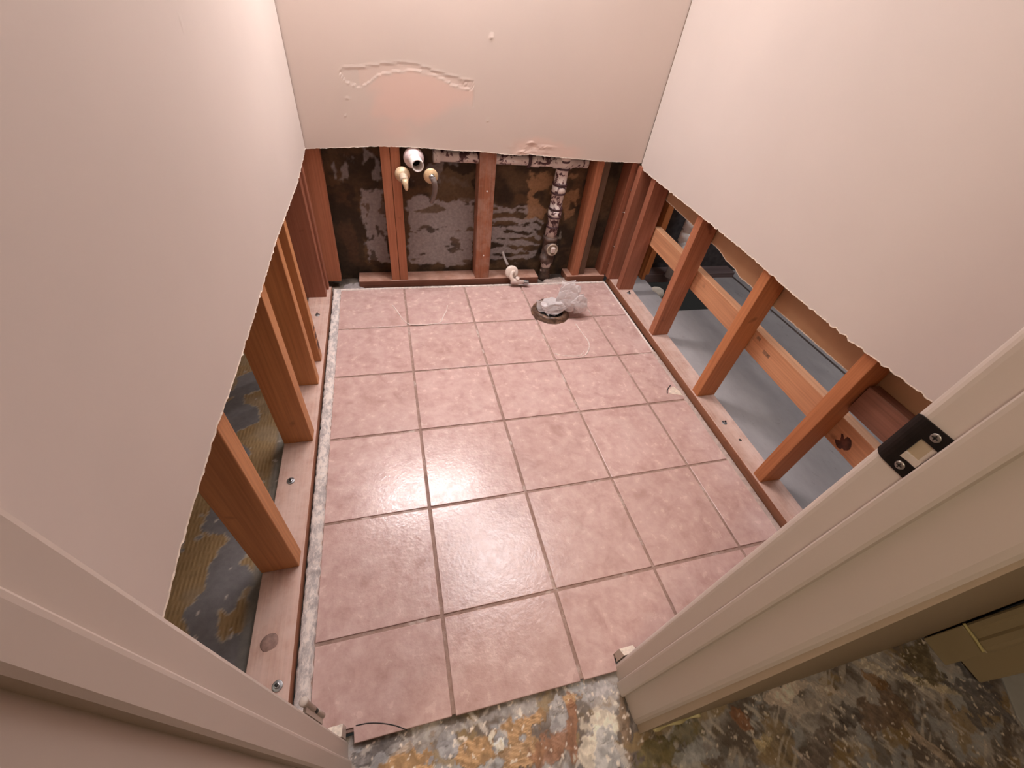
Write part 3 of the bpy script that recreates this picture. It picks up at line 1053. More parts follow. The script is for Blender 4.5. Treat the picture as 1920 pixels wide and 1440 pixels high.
# blocking board behind the right studs
bd = obj('blocking_board', box(0, 0.038, -1.42, 0, -0.045, 0.045, bevel=0.0025, seg=2), W_BOARD)
bd.location = (xr(0.2) + 0.0905, 0.215, 0.331)
bd.rotation_euler = (math.radians(1.0), 0, SKEW)
sbm = bmesh.new()
add_lathe(sbm, (0.0, -1.300, -0.012), (-1, 0, 0), [(-.002, 0), (-.002, .026), (.0006, .025), (.0007, 0)], n=40, jitter=.0035)
st_ = obj('scorch_stain', sbm, flat('scorched_knot', (0.10, 0.03, 0.018), 0.6, var=0.6, scale=45), bd)
for yy, zz_, ln in ((-0.905, 0.008, .034), (-0.850, 0.030, .02)):
    obj('gouge', prism([(-0.0004, yy - ln), (0.001, yy - ln), (0.001, yy), (-0.0004, yy)], zz_ - .009, zz_ + .004), flat('gouged_wood', (0.26, 0.14, 0.085), 0.85, var=0.6, scale=110), bd)
tag(bd, 'long pale horizontal board fixed behind the right wall studs', 'board')
tb = timber('wall_stud', (0.038, 0.086, 1.1), (1.40, 0.400, Z_SUB), wood('bright_orange_stud', (0.36, 0.10, 0.02), (0.52, 0.17, 0.045)),
            'bright orange stud seen in the dark gap of the next room', group='studs of the next room')

# door-side trimmer that closes the right wall by the jamb
timber('wall_stud', (0.085, 0.039, STUD_H), (xr(-1.30) + 0.0425, -1.335, PLATE_Z), W_RED, 'dark stud hidden behind the strike-plate jamb', group=RG, rot=(0, 0, SKEW))
lg = bmesh.new()
add_box(lg, 0, 0.038, -0.30, 0, -0.045, 0.045, bevel=0.002)
lo_ = obj('header_block', lg, wood('shaded_red_block', (0.19, 0.075, 0.045), (0.28, 0.12, 0.075), 'y'))
lo_.location = (xr(-1.04) + 0.05, -1.043, 0.45)
tag(lo_, 'dark red block between the last right stud and the door jamb', 'block')


# ------------------------------------------------------------------ next room on the right
def right_floor():
    bm = bmesh.new()
    xa = 1.205
    # floor pieces around the cut-out hole
    for x0, x1, y0, y1 in ((xa, 2.035, -1.40, 0.03), (xa, 1.405, 0.03, 0.44), (1.75, 2.035, 0.03, 0.44), (2.052, 2.9, -1.40, 0.44)):
        add_box(bm, x0, x1, y0, y1, Z_SUB - 0.03, Z_SUB - 0.0005)
    add_box(bm, 2.03, 2.06, -1.40, 0.44, Z_SUB - 0.035, Z_SUB - 0.022)
    o = obj('floor_right', bm, RFLOOR)
    tag(o, 'grey subfloor of the next room seen between the right studs', 'floor', kind='structure')


right_floor()
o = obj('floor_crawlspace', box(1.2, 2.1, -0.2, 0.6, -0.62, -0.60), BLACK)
tag(o, 'crawlspace ground painted black for the dark of the cut-out floor', 'floor', kind='structure')
o = obj('wall_right_far', box(2.9, 2.93, -1.40, 0.46, -0.02, CEIL_Z), PAINT)
tag(o, 'far wall of the next room', 'wall', kind='structure')
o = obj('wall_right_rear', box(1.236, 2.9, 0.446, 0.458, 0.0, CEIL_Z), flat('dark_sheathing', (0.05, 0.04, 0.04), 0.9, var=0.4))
tag(o, 'dark sheathing at the rear of the next room', 'wall', kind='structure')
o = obj('bottom_plate', box(1.40, 2.04, 0.355, 0.443, -0.035, 0.02, bevel=0.002), wood('mauve_plate', (0.11, 0.07, 0.065), (0.19, 0.13, 0.125), 'x'))
tag(o, 'dim mauve plate crossing behind the black floor hole', 'plate', 'bottom plates of the stud walls')
vp = empty('drain_pipe', (1.43, 0.24, -0.06))
tag(vp, 'pale pipe end poking up at the rim of the black floor hole', 'pipe')
obj('pipe', lathe((0, 0, -0.25), (0, 0, 1), [(0, 0), (0, .03), (.24, .03), (.24, .04), (.285, .04), (.297, .036), (.305, .022), (.308, 0)], n=28), flat('cream_pipe', (0.62, 0.55, 0.46), 0.6, var=0.15), vp)
pp = empty('pvc_fitting', (1.545, 0.33, 0.0))
tag(pp, 'white pipe fittings in the dark gap behind the pale board', 'pipe')
obj('pipe', lathe((0, 0, 0.02), (0, 0, 1), [(0, 0), (0, .03), (.22, .03), (.22, .038), (.275, .038), (.275, .031), (.29, .031), (.29, .038), (.345, .038), (.345, .03), (.62, .03), (.62, 0)], n=28), PVC, pp)
obj('branch', lathe((0, 0, 0.235), (-.35, -1, -.3), [(0.02, .026), (.055, .026), (.055, .032), (.085, .032), (.085, .025), (.05, .025), (.05, 0)], n=24), PVC, pp)


# ------------------------------------------------------------------ bolts on the plates
def bolt(x, y, label, r=0.011, tilt=0.0):
    e = empty('anchor_bolt', (x, y, PLATE_Z))
    tag(e, label, 'bolt', 'anchor bolts in the plates')
    obj('washer', lathe((0, 0, 0), (0, 0, 1), [(0, 0), (0, r), (.0018, r), (.0022, r * .9), (.0022, 0)], n=28), STEEL, e)
    obj('nut', prism([(math.cos(k * math.pi / 3) * r * .55, math.sin(k * math.pi / 3) * r * .55) for k in range(6)], .002, .0075, bevel=.001), STEEL, e)
    obj('stud_end', lathe((0, 0, 0.006), (0.05, 0, 1), [(0, r * .3), (.006, r * .3), (.0065, 0)], n=14), RUBBER, e)
    return e


bolt(-0.393, -0.769, 'nut and washer on the left plate between the two nearest studs')
bolt(-0.381, 0.080, 'small nut and washer on the left plate near the back corner', 0.010)
bolt(-0.361, -1.290, 'nut and washer on the left plate next to the door jamb', 0.011)
bolt(1.159, -0.770, 'nut and washer on the right plate between the two nearest studs', 0.010)
bolt(1.188, 0.160, 'nut and washer on the right plate in front of the corner stud', 0.011)
sn = obj('screw_hole', lathe((1.170, -0.857, PLATE_Z), (0, 0, 1), [(0, 0), (0, .006), (.0012, .005), (.0015, 0)], n=16), RUBBER)
tag(sn, 'small dark nail hole in the right plate between two near studs', 'hole')
kn = obj('plate_knot', lathe((-0.389, -1.200, PLATE_Z), (0, 0, 1), [(0, 0), (0, .019), (.0006, .018), (.0008, 0)], n=28, jitter=.002), flat('knot_wood', (0.28, 0.17, 0.14), 0.7, var=0.3, scale=90))
tag(kn, 'round dark knot in the left plate near the door', 'knot')

# ------------------------------------------------------------------ plumbing in the back wall
vt = empty('vent_pipe', (0.764, 0.400, Z_SUB))
tag(vt, 'white drain stack smeared with dark primer, branching left behind the studs', 'pipe')
v = bmesh.new()
add_lathe(v, (0.008, 0, 0.05), (-0.012, 0, 1), [(0, .026), (.05, .026), (.05, .031), (.30, .030), (.30, .0345), (.34, .0345), (.34, .030), (.42, .030), (.42, .0345), (.455, .0345), (.455, .030), (.53, .030), (.53, .036), (.66, .036), (.66, 0)], n=32)
obj('stack', v, STAINPIPE, vt)
PRIMER = flat('dark_primer', (0.075, 0.032, 0.038), 0.5, var=0.4, scale=50)
for zr, rr_ in ((0.352, .0352), (0.392, .0352), (0.468, .0352), (0.508, .0352), (0.580, .0366), (0.612, .0366), (0.30, .0318)):
    xr_ = 0.008 - 0.012 * (zr - 0.05)
    obj('primer_ring', lathe((xr_, 0, zr), (-0.012, 0, 1), [(0, rr_ - .004), (0, rr_), (.009, rr_ + .0003), (.009, rr_ - .004)], n=32, jitter=.0012), PRIMER, vt)
for xb in (-0.165, -0.335, -0.39):
    obj('primer_ring', lathe((xb, 0, 0.612), (-1, 0, 0), [(0, .024), (0, .0335), (.011, .0335), (.011, .024)], n=28, jitter=.0012), PRIMER, vt)
h = bmesh.new()
add_lathe(h, (0.12, 0, 0.612), (-1, 0, 0.0), [(0, 0), (0, .0), (0, .0255), (.08, .0255), (.08, .032), (.17, .032), (.17, .0255), (.24, .0255), (.24, .030), (.28, .030), (.28, .0255), (.69, .0255), (.69, .031), (.72, .031), (.72, 0)], n=28)
obj('branch_pipe', h, STAINPIPE, vt)
c_ = bmesh.new()
add_lathe(c_, (0.008, 0, 0.19), (0.05, -1, 0.1), [(0, .034), (.045, .034), (.045, .0), ], n=28)
add_lathe(c_, (0.006, 0, 0.11), (0, 0, 1), [(0, .0), (0, .038), (.03, .038), (.03, .034), (.12, .034), (.12, .038), (.14, .038), (.14, 0)], n=28)
obj('cleanout_tee', c_, flat('rusty_fitting', (0.12, 0.075, 0.06), 0.6, var=0.5, scale=50), vt)
q = bmesh.new()
add_lathe(q, (0.011, -0.045, 0.195), (0.05, -1, 0.1), [(0, .031), (.004, .031), (.004, .026), (.001, .026), (.001, 0)], n=28)
obj('cleanout_ring', q, flat('tarnished_ring', (0.42, 0.33, 0.25), 0.5, var=0.3), vt)
q = bmesh.new()
add_box(q, 0.001, 0.023, -0.060, -0.045, 0.183, 0.212, bevel=0.003)
obj('cleanout_plug', q, flat('pale_plug', (0.66, 0.55, 0.50), 0.5), vt)
q = bmesh.new()
add_lathe(q, (0.010, 0, -0.01), (0, 0, 1), [(0, .0), (0, .034), (.03, .032), (.06, .027), (.085, .03), (.085, 0)], n=24, jitter=0.003)
obj('hub', q, flat('rusted_iron', (0.085, 0.05, 0.035), 0.8, 0.2, 0.5, 60, 0.5), vt)

# sink drain stub
dr = empty('sink_drain', (0.080, 0.352, 0.597))
tag(dr, 'white open drain pipe stub with a flared collar', 'pipe')
obj('collar', lathe((0, 0, 0), (0.02, -1, -0.02), [(-.06, .021), (-.004, .021), (-.002, .041), (.004, .042), (.010, .038), (.018, .030), (.026, .0265), (.03, .025), (.03, .022)], n=40),
    flat('pinkish_pvc', (0.70, 0.56, 0.56), 0.4, var=0.1), dr)
obj('pipe', lathe((0, 0, 0), (0.10, -1, -0.03), [(.0, .0245), (.09, .0245), (.092, .0235), (.092, .0198), (.03, .0198), (.03, 0)], n=40), PVC, dr)
obj('bore', lathe((0, 0, 0), (0.10, -1, -0.03), [(.034, .0196), (.036, .0190), (.036, 0)], n=30), BLACK, dr)

# capped supply stub
cs = empty('supply_stub', (0.030, 0.347, 0.532))
tag(cs, 'brass supply stub with a tapered capped nozzle, left below the drain', 'valve', 'supply stubs below the sink drain')
obj('escutcheon', lathe((0, 0, 0), (0, -1, 0), [(-.03, .008), (0, .008), (0, .0315), (.004, .0315), (.010, .029), (.018, .021), (.024, .016), (.024, .0)], n=36), BRASS, cs)
obj('body', lathe((0.002, -0.02, -0.002), (0.08, -1, -0.12), [(0, .017), (.020, .0165), (.024, .018), (.036, .017), (.040, .012), (.040, 0)], n=28),
    flat('dull_brass', (0.55, 0.43, 0.32), 0.45, 0.1, 0.35, 70), cs)
obj('nozzle', lathe((0.006, -0.058, -0.007), (0.14, -0.45, -1), [(-.006, .0), (-.006, .0125), (.012, .012), (.030, .0075), (.036, .004), (.037, 0)], n=24), BRASS, cs)

# supply stub with grey hose
hs = empty('supply_stub', (0.148, 0.347, 0.530))
tag(hs, 'brass supply disc with a grey hose drooping into the wall, right below the drain', 'valve', 'supply stubs below the sink drain')
obj('escutcheon', lathe((0, 0, 0), (0.05, -1, 0), [(-.03, .008), (0, .008), (0, .031), (.004, .031), (.008, .027), (.011, .012), (.011, 0)], n=36),
    flat('golden_disc', (0.74, 0.52, 0.30), 0.36, 0.1, 0.2, 40), hs)
obj('stem', lathe((0.003, -0.008, 0.0), (0.05, -1, 0), [(0, .0125), (.014, .012), (.018, .010), (.018, 0)], n=24), STEEL, hs)
obj('hose', tube([(0.006, -0.022, -0.001), (0.012, -0.026, -0.018), (0.016, -0.016, -0.045), (0.012, 0.004, -0.085), (0.004, 0.028, -0.12)], lambda t: 0.0125 - 0.002 * t, n=14),
    flat('grey_hose', (0.20, 0.165, 0.15), 0.6), hs)

# toilet stop valve
sv = empty('stop_valve', (0.562, 0.338, 0.066))
tag(sv, 'white toilet stop valve with a round wall disc and grey outlet', 'valve')
obj('escutcheon', lathe((0, 0, 0), (-0.05, -1, 0.28), [(-.01, .0), (-.01, .033), (.002, .035), (.006, .033), (.009, .024), (.010, 0)], n=36), flat('cream_disc', (0.78, 0.66, 0.58), 0.4), sv)
obj('supply_line', tube([(-0.045, 0.06, 0.085), (-0.036, 0.04, 0.06), (-0.020, 0.02, 0.03)], 0.007, n=10), flat('grey_line', (0.35, 0.31, 0.29), 0.5), sv)
obj('stem', tube([(0.010, -0.012, 0.012), (-0.004, -0.020, 0.006), (-0.008, -0.028, -0.012), (0.004, -0.033, -0.030), (0.030, -0.033, -0.036)], lambda t: 0.0075 + 0.005 * t, n=14), flat('cream_stem', (0.75, 0.62, 0.54), 0.4), sv)
obj('body', lathe((0.004, -0.033, -0.037), (1, -0.08, -0.03), [(-.012, 0), (-.012, .014), (.028, .014), (.030, .0115), (.060, .011), (.062, 0)], n=24), flat('pink_body', (0.62, 0.48, 0.43), 0.45), sv)
obj('collar', lathe((0.026, -0.034, -0.020), (0, 0, 1), [(-.01, 0), (-.01, .011), (.008, .0105), (.008, 0)], n=20), flat('cream_collar', (0.75, 0.62, 0.55), 0.4), sv)
obj('outlet', lathe((0.062, -0.038, -0.039), (1, -0.12, -0.05), [(0, .0135), (.022, .0135), (.026, .012), (.026, .0075), (.012, .0075), (.012, 0)], n=24), STEEL, sv)

# closet flange ring with the bag stuffed in it
fx, fy = 0.698, 0.050
fl = empty('closet_flange', (fx, fy, 0))
tag(fl, 'dark brown waxy toilet flange ring at the back of the floor', 'flange')
rb = bmesh.new()
add_lathe(rb, (0, 0, 0), (0, 0, 1), [(-.004, .098), (.003, .097), (.007, .091), (.018, .090), (.024, .086), (.027, .078), (.024, .070), (.014, .066), (-.0, .064)], n=90, jitter=0.0045)
def waxmat():
    m, nt, b = mat_new('brown_wax')
    v_ = objvec(nt, (1, 1, 4), rnd=False)
    n_ = noise_n(nt, v_, 30, 6, 0.7)
    nt.links.new(ramp(nt, n_, [(.35, (.045, .024, .015)), (.52, (.13, .07, .042)), (.66, (.27, .155, .095))]), b.inputs['Base Color'])
    b.inputs['Roughness'].default_value = 0.45
    bump(nt, b, n_, 0.7, 0.004)
    return m
WAX = waxmat()
obj('ring', rb, WAX, fl)
obj('drain_dark_disc', lathe((0, 0, 0), (0, 0, 1), [(.0025, 0), (.0025, .068), (-.001, .068), (-.001, 0)], n=40), BLACK, fl)  # black disc painted in for the dark inside the drain hole


def crumple(center, radii, seed, nplanes=30, squash=None, sub=4, zmin=-1):
    """Faceted crumpled film: radial hull of random planes plus fine creases."""
    rnd = random.Random(seed)
    planes = []
    for _ in range(nplanes):
        v_ = Vector((rnd.gauss(0, 1), rnd.gauss(0, 1), rnd.gauss(0, 1))).normalized()
        planes.append((v_, rnd.uniform(0.50, 0.98)))
    bm = bmesh.new()
    bmesh.ops.create_icosphere(bm, subdivisions=sub, radius=1.0)
    for v_ in bm.verts:
        d = v_.co.normalized()
        r = min([1.25] + [dist / d.dot(nv) for nv, dist in planes if d.dot(nv) > 0.05])
        p = d * r
        nz = mn.noise_vector(p * 2.6 + Vector((seed, 0, 0)))
        p = p + Vector(nz) * 0.07
        k = abs(mn.noise(p * 2.2 + Vector((0, seed, 0))))
        p = p * (1 - 0.10 * (1 - sstep(0, .10, k)))
        v_.co = Vector((p.x * radii[0], p.y * radii[1], p.z * radii[2])) + Vector(center)
        if v_.co.z < zmin:
            v_.co.z = zmin + 0.001
        rad = math.hypot(v_.co.x, v_.co.y)
        if 0.058 < rad < 0.108 and v_.co.z < 0.034:
            v_.co.z = 0.034
    return bm


bagp = empty('plastic_bag', (fx, fy, 0.0))
tag(bagp, 'crumpled clear plastic bag stuffed into the toilet flange', 'bag')
bb = crumple((-0.004, -0.014, 0.055), (0.082, 0.070, 0.044), 3, 20, zmin=0.012)
obj('stuffed_end', bb, BAG, bagp)
bb = crumple((0.070, -0.012, 0.098), (0.074, 0.050, 0.082), 11, 13, zmin=0.022)
obj('loose_end', bb, BAG, bagp)
bb = crumple((0.118, -0.045, 0.080), (0.060, 0.040, 0.048), 23, 11, sub=3, zmin=0.022)
obj('corner', bb, BAG, bagp)
# folded sheets standing out of the bundle
def sheet(pts, seed, amp=0.008, n=10):
    a, b, c, d = [Vector(p) for p in pts]
    bm = bmesh.new()
    g = []
    for j in range(n + 1):
        row = []
        for i in range(n + 1):
            u, w = i / n, j / n
            p = a * (1 - u) * (1 - w) + b * u * (1 - w) + c * u * w + d * (1 - u) * w
            nn = mn.noise_vector(p * 38 + Vector((seed, 0, 0)))
            row.append(bm.verts.new(p + Vector(nn) * amp))
        g.append(row)
    for j in range(n):
        for i in range(n):
            bm.faces.new((g[j][i], g[j][i + 1], g[j + 1][i + 1], g[j + 1][i]))
    return bm
obj('fold', sheet([(0.03, 0.0, 0.06), (0.10, -0.02, 0.07), (0.112, 0.02, 0.165), (0.045, 0.045, 0.15)], 2, 0.010), BAG, bagp)
obj('fold', sheet([(-0.08, -0.03, 0.035), (-0.03, -0.06, 0.03), (-0.03, -0.035, 0.085), (-0.085, 0.005, 0.075)], 5, 0.009), BAG, bagp)
obj('fold', sheet([(0.10, -0.06, 0.03), (0.155, -0.05, 0.05), (0.16, -0.01, 0.11), (0.09, -0.02, 0.12)], 8, 0.010), BAG, bagp)

# caulk scars left on the tiles by the old fixtures
def scar(name, pts, label, r=0.0022):
    o_ = obj(name, tube([(x, y, 0.0004) for x, y in pts], lambda t: r * (0.6 + 0.6 * abs(math.sin(t * 9 + 1))), n=6), CHALK)
    tag(o_, label, 'caulk', 'old caulk traces on the tiles')
scar('caulk_trace', [(-.062, .170), (-.045, .125), (-.022, .055), (.0, .016), (.03, .004), (.075, .003), (.125, .008), (.150, .020), (.165, .06), (.185, .105), (.197, .150)],
     'pale U-shaped caulk trace on the tiles below the sink pipes')
scar('caulk_trace', [(.800, -.055), (.805, -.12), (.812, -.19), (.800, -.235), (.770, -.278), (.735, -.300)],
     'short pale curved caulk trace in front of the plastic bag', 0.0026)
scar('caulk_trace', [(.620, -.262), (.66, -.280), (.705, -.288), (.735, -.286), (.762, -.262)],
     'thin pale caulk trace on the grout line in front of the bag', 0.0018)


# ------------------------------------------------------------------ doorway
def mirror(pts):
    return pts


R_JAMB = [(0.413, -1.4120), (0.4085, -1.4122), (0.4045, -1.4132), (0.4010, -1.4152), (0.3982, -1.4180), (0.3965, -1.4212), (0.3960, -1.4250), (0.3955, -1.4480), (0.3905, -1.4487), (0.3885, -1.4505), (0.3880, -1.4540),
          (0.3880, -1.4750), (0.3890, -1.4782), (0.3965, -1.4790), (0.3970, -1.5230), (0.3985, -1.5285), (0.4020, -1.5330), (0.413, -1.5335)]
jr = obj('trim_5', prism(R_JAMB, -0.0115, 2.05), TRIM)
tag(jr, 'right door jamb painted cream, with a raised stop and a cut-out for the strike', 'door jamb', kind='structure')
L_JAMB = [(-0.232, -1.4110), (-0.2275, -1.4112), (-0.2240, -1.4122), (-0.2212, -1.4142), (-0.2200, -1.4175), (-0.2195, -1.4440), (-0.2150, -1.4450), (-0.2130, -1.4470), (-0.2125, -1.4500),
          (-0.2125, -1.4700), (-0.2140, -1.4735), (-0.2215, -1.4745), (-0.2220, -1.5335), (-0.232, -1.5335)]
jl = obj('trim_6', prism(L_JAMB[::-1], -0.0115, 2.05), TRIM)
tag(jl, 'left door jamb painted cream, with a raised stop, in the near left corner', 'door jamb', kind='structure')
o = obj('trim_7', box(-0.232, 0.413, -1.5335, -1.411, 2.05, 2.07), TRIM)
tag(o, 'head of the door frame', 'door jamb', kind='structure')

o = obj('wall_front', box(-0.46, -0.233, -1.535, -1.4135, -0.012, CEIL_Z), PAINT)
tag(o, 'wall left of the doorway', 'wall', kind='structure')
o = obj('wall_front_head', box(-0.232, 0.413, -1.535, -1.4135, 2.071, CEIL_Z), PAINT)
tag(o, 'wall above the doorway', 'wall', kind='structure')


def hall_wall():
    """wall right of the doorway; its hall face leans out slightly towards the floor."""
    bm = bmesh.new()
    y_top, y_bot = -1.530, -1.549
    x0, x1 = 0.4005, 2.9
    v = [bm.verts.new(p) for p in ((x0, y_bot, -0.012), (x1, y_bot, -0.012), (x1, -1.4155, -0.012), (x0 + .013, -1.4155, -0.012),
                                   (x0, y_top, 1.25), (x1, y_top, 1.25), (x1, -1.4155, 1.25), (x0 + .013, -1.4155, 1.25),
                                   (x0, y_top, CEIL_Z), (x1, y_top, CEIL_Z), (x1, -1.4155, CEIL_Z), (x0 + .013, -1.4155, CEIL_Z))]
    for q_ in ((0, 1, 5, 4), (4, 5, 9, 8), (1, 2, 6, 5), (5, 6, 10, 9), (2, 3, 7, 6), (6, 7, 11, 10), (3, 0, 4, 7), (7, 4, 8, 11), (3, 2, 1, 0), (8, 9, 10, 11)):
        bm.faces.new([v[i] for i in q_])
    return obj('wall_hall', bm, HALLPAINT)


hw = hall_wall()
tag(hw, 'hall side of the wall right of the doorway, dark olive beige', 'wall', kind='structure')


def remnant(name, pts, z0, z1, zt, label):
    """stub of old casing at the foot of the jamb: painted block whose broken top is bare and slanted."""
    bm = bmesh.new()
    add_prism(bm, pts, z0, z1, mat=0)
    for f in bm.faces:
        if f.normal.z > .5 or all(abs(v_.co.z - z1) < 1e-6 for v_ in f.verts):
            f.material_index = 1
    far = max(p[1] for p in pts)
    for v_ in bm.verts:
        if abs(v_.co.z - z1) < 1e-6 and v_.co.y > far - 0.004:
            v_.co.z = zt
    o_ = obj(name, bm, [TRIM, GYPSUM])
    tag(o_, label, 'trim', 'casing stubs at the jambs')


remnant('casing_stub', [(0.403, -1.4105), (0.403, -1.393), (0.440, -1.393), (0.440, -1.4105)][::-1], 0.0005, 0.060, 0.045, 'broken casing stub at the foot of the right jamb')
remnant('casing_stub', [(-0.223, -1.4105), (-0.223, -1.389), (-0.250, -1.389), (-0.250, -1.4105)], 0.0005, 0.055, 0.042, 'broken casing stub at the foot of the left jamb')

# strike plate on the right jamb
sp = empty('strike_plate', (0.3955, -1.4330, 0.9040))
tag(sp, 'dark bronze strike plate on the cream right jamb', 'strike plate')


def strike():
    bm = bmesh.new()
    # outline in (y, z): square towards the stop, rounded lip towards the room
    y0, y1, z0, z1 = -0.0165, 0.0105, -0.0275, 0.0275
    r = 0.006
    out = [(y0, z0), (y0, z1)]
    lip = []
    hole = [(-0.0125, -0.0140), (-0.0125, 0.0085), (0.0035, 0.0110), (0.0035, -0.0085)]
    T = 0.0016
    yy = [y0, -0.0125, 0.0035, y1]
    zz = [z0, -0.0128, 0.0118, z1]
    def X(y):   # the lip curls back round the jamb edge
        t = max(0.0, y - 0.006)
        return -T + 26.0 * t * t
    ys = [y0, -0.0145, -0.010, -0.005, 0.0008, 0.006, 0.0095, 0.0125, 0.0155, 0.0180]
    gv = {}
    for i, y in enumerate(ys):
        for j, z in enumerate(zz):
            z_ = z
            if i >= len(ys) - 3 and j in (0, 3):
                k = (i - (len(ys) - 4)) / 3.0
                z_ = z * (1 - 0.10 * k * k)
            for l, dx in ((0, 0.0), (1, T * 0.95)):
                gv[i, j, l] = bm.verts.new((X(y) + dx, y, z_))
    def quad(a, b, c, d):
        bm.faces.new((gv[a], gv[b], gv[c], gv[d]))
    ni, nj = len(ys), len(zz)
    cells = {(i, j) for i in range(ni - 1) for j in range(nj - 1) if not (j == 1 and 1 <= i <= 3)}
    for (i, j) in cells:
        for l in (0, 1):
            quad((i, j, l), (i + 1, j, l), (i + 1, j + 1, l), (i, j + 1, l))
        for (di, dj, e) in ((-1, 0, ((i, j), (i, j + 1))), (1, 0, ((i + 1, j), (i + 1, j + 1))), (0, -1, ((i, j), (i + 1, j))), (0, 1, ((i, j + 1), (i + 1, j + 1)))):
            if (i + di, j + dj) not in cells:
                (a, b) = e
                quad((*a, 0), (*b, 0), (*b, 1), (*a, 1))
    return bm


obj('plate', strike(), DARKMETAL, sp)
for z in (-0.0200, 0.0200):
    s_ = bmesh.new()
    add_lathe(s_, (-0.0014, -0.0055, z), (-1, 0, 0), [(-.001, .0042), (.0006, .0042), (.0012, .0034), (.0014, .0013), (.0009, .0010), (.0009, 0)], n=24)
    so_ = obj('screw', s_, flat('nickel_screw', (0.45, 0.42, 0.38), 0.32, 0.9, 0.15), sp)
    x_ = bmesh.new()
    add_box(x_, -0.0031, -0.0026, -0.0080, -0.0030, z - .0005, z + .0005)
    add_box(x_, -0.0031, -0.0026, -0.0060, -0.0050, z - .0025, z + .0025)
    obj('cross_slot', x_, RUBBER, so_)
# bare mortise wall glimpsed through the latch opening
obj('latch_pocket', box(0.0001, 0.0012, -0.0143, 0.0006, -0.0126, 0.0116), paint('pocket_paint', (0.46, 0.36, 0.25)), sp)
obj('latch_tongue', prism([(0.0002, -0.0143), (-0.0012, -0.0143), (-0.0012, -0.006), (-0.0030, 0.0), (-0.0005, 0.0006), (0.0002, 0.0006)], -0.0126, -0.0060), TRIM, sp).rotation_euler = (0, 0, 0)

# hinge knuckles left on the left jamb
hg = empty('hinge', (-0.2215, -1.4020, 0.270))
tag(hg, 'painted hinge knuckle with a dark joint on the left jamb', 'hinge')
obj('knuckle', lathe((0, 0, 0.055), (0, 0, 1), [(-.006, 0), (-.006, .0045), (.052, .0045), (.053, .0062), (.060, .0062), (.061, .0052), (.062, 0)], n=24), TRIM, hg)
obj('joint', lathe((0, 0, 0.03), (0, 0, 1), [(0, 0), (0, .0040), (.02, .0040), (.02, 0)], n=24), RUBBER, hg)
obj('lower_knuckle', lathe((0, 0, -0.02), (0, 0, 1), [(0, 0), (0, .0045), (.048, .0045), (.05, .004), (.05, 0)], n=24), TRIM, hg)
obj('leaf', box(-0.003, 0.0012, -0.0115, -0.004, -0.02, 0.10), TRIM, hg)

# yellow glue at the wall foot and the casing at the end of the hall
gl = obj('glue_drip', tube([(0.43, -1.5500, 0.006), (0.455, -1.5503, 0.000), (0.49, -1.5505, 0.005), (0.52, -1.5505, -0.002), (0.55, -1.5503, 0.006)], lambda t: 0.0035 + 0.002 * math.sin(t * 14), n=8),
         flat('yellow_glue', (0.62, 0.53, 0.28), 0.5, var=0.15))
tag(gl, 'yellow glue blob along the foot of the hall wall', 'glue')

PL = bmesh.new()
add_box(PL, 1.293, 1.330, -1.617, -1.552, Z_SUB + .001, 0.113, bevel=0.002)
hc = empty('trim_8', (0, 0, 0))
tag(hc, 'olive door casing on a plinth block at the end of the hall', 'casing', kind='structure')
TRIMH = paint('shaded_casing_paint', (0.42, 0.33, 0.20), 0.45)
obj('plinth_block', PL, TRIMH, hc)
cp = [(1.330, -1.552), (1.306, -1.552), (1.300, -1.556), (1.298, -1.566), (1.304, -1.572), (1.303, -1.586), (1.297, -1.592), (1.296, -1.606), (1.298, -1.613), (1.303, -1.617), (1.330, -1.617)]
obj('casing_board', prism(cp, 0.1145, 2.05), TRIMH, hc)
obj('glue_line', tube([(1.292, -1.550, 0.121), (1.2935, -1.566, 0.117), (1.2925, -1.59, 0.1135), (1.292, -1.612, 0.108)], 0.0036, n=8), flat('yellow_glue_line', (0.60, 0.50, 0.22), 0.5), hc)
o = obj('trim_9', box(1.331, 1.50, -1.668, -1.556, 0.004, 2.05, bevel=0.003), TRIMH)
tag(o, 'olive door jamb behind the casing at the end of the hall', 'casing', kind='structure')
wp = obj('vinyl_sheet', prism([(1.435, -1.662), (1.375, -1.745), (1.33, -1.90), (1.9, -2.0), (1.9, -1.62)], Z_SUB + .0012, Z_SUB + .005, bevel=0.001),
         flat('pale_grey_vinyl', (0.46, 0.46, 0.45), 0.5, var=0.06))
tag(wp, 'pale grey flooring sheet beginning at the end of the hall', 'flooring')
o = obj('wall_hall_end', box(1.505, 1.53, -3.0, -1.55, -0.012, CEIL_Z), HALLPAINT)
tag(o, 'end wall of the hall', 'wall', kind='structure')

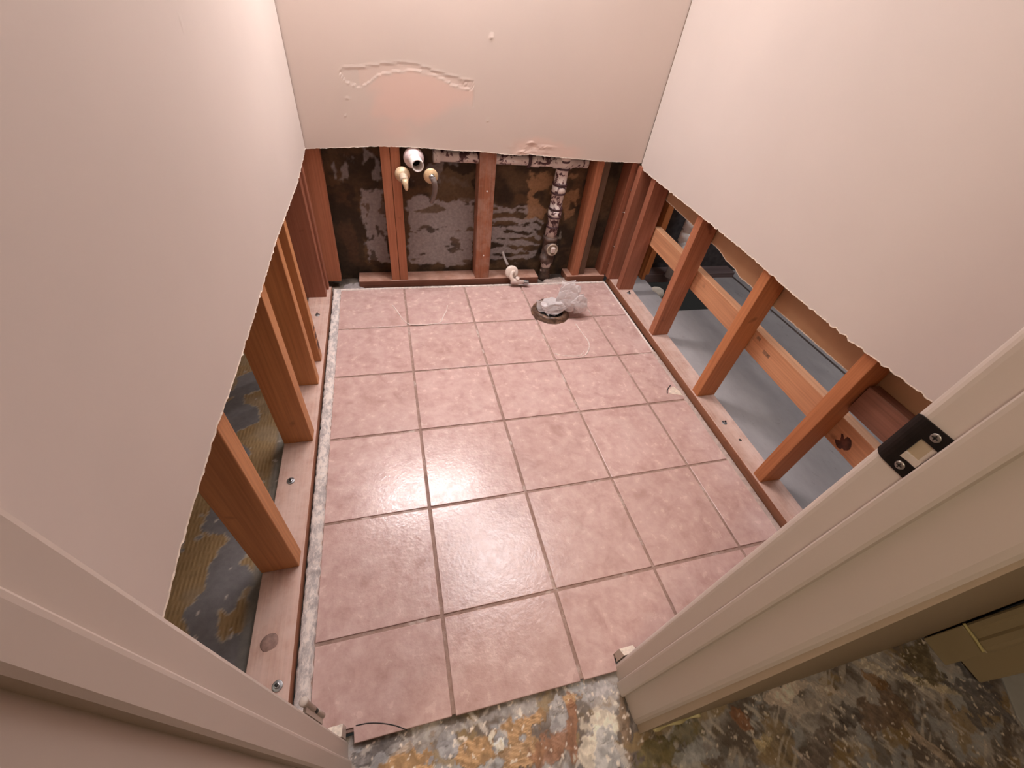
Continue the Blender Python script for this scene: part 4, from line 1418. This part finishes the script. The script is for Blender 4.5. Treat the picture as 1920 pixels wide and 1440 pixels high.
# ------------------------------------------------------------------ out-of-frame shell
o = obj('ceiling', box(-2.25, 2.95, -3.05, 0.47, CEIL_Z + .001, CEIL_Z + .04), CEIL)
tag(o, 'flat white ceiling', 'ceiling', kind='structure')
for nm, b_, lb in (('wall_hall_rear', (-1.25, 1.505, -3.03, -3.0), 'rear wall of the hall behind the camera'),
                   ('wall_hall_left', (-1.25, -1.22, -3.0, -1.405), 'left end wall of the hall'),
                   ('wall_left_far', (-2.25, -2.22, -1.40, 0.45), 'far wall of the left room'),
                   ('wall_left_rear', (-2.22, -0.4405, 0.446, 0.458), 'rear wall of the left room'),
                   ('wall_left_front', (-2.22, -0.461, -1.42, -1.405), 'front wall of the left room')):
    o = obj(nm, box(*b_[:4], -0.012, CEIL_Z), HALLPAINT if 'hall' in nm else PAINT)
    tag(o, lb, 'wall', kind='structure')

# vanity light whose bulbs light the room (above the frame)
vl = empty('vanity_light', (0.09, 0.337, 1.86))
tag(vl, 'three-globe vanity light high on the back wall', 'lamp')
obj('backplate', box(-0.33, 0.33, -0.028, 0, -0.05, 0.05, bevel=0.006), STEEL, vl)
gm, gnt, gb = mat_new('lit_globe')
gb.inputs['Base Color'].default_value = (1, 0.95, 0.9, 1)
gb.inputs['Emission Color'].default_value = (*WARM, 1)
gb.inputs['Emission Strength'].default_value = GLOBE_E
ADDED_SHADE = flat('added_shade_metal', (0.62, 0.58, 0.54), 0.45)
for gx in (-0.24, 0.0, 0.24):
    obj('bulb', lathe((gx, -0.120, 0.055), (0, 0, -1), [(0, 0), (0, .018), (.02, .030), (.045, .048), (.070, .052), (.092, .046), (.108, .030), (.116, .012), (.118, 0)], n=36), gm, vl)
    obj('added_shade', lathe((gx, -0.120, 0.075), (0, 0, -1), [(0, 0), (0, .030), (.03, .050), (.075, .070), (.155, .088), (.155, .085), (.075, .067), (.032, .047), (.004, .028), (.004, 0)], n=36), ADDED_SHADE, vl)  # made-up bell around each bulb, keeps its light off the upper walls
    obj('arm', tube([(gx, -0.02, 0.02), (gx, -0.07, 0.06), (gx, -0.105, 0.085), (gx, -0.12, 0.074)], 0.008, n=10), STEEL, vl)
cl = obj('fill_light_housing', box(-0.37, 0.37, -0.37, 0.37, 0, 0.045, bevel=0.006), [flat('fill_lamp_housing', (0.8, 0.78, 0.75), 0.5)])  # invented fixture body for the added bathroom fill
cl.location = (0.58, -0.15, CEIL_Z - 0.044)
tag(cl, 'added square ceiling housing for the bathroom fill lamp', 'lamp')
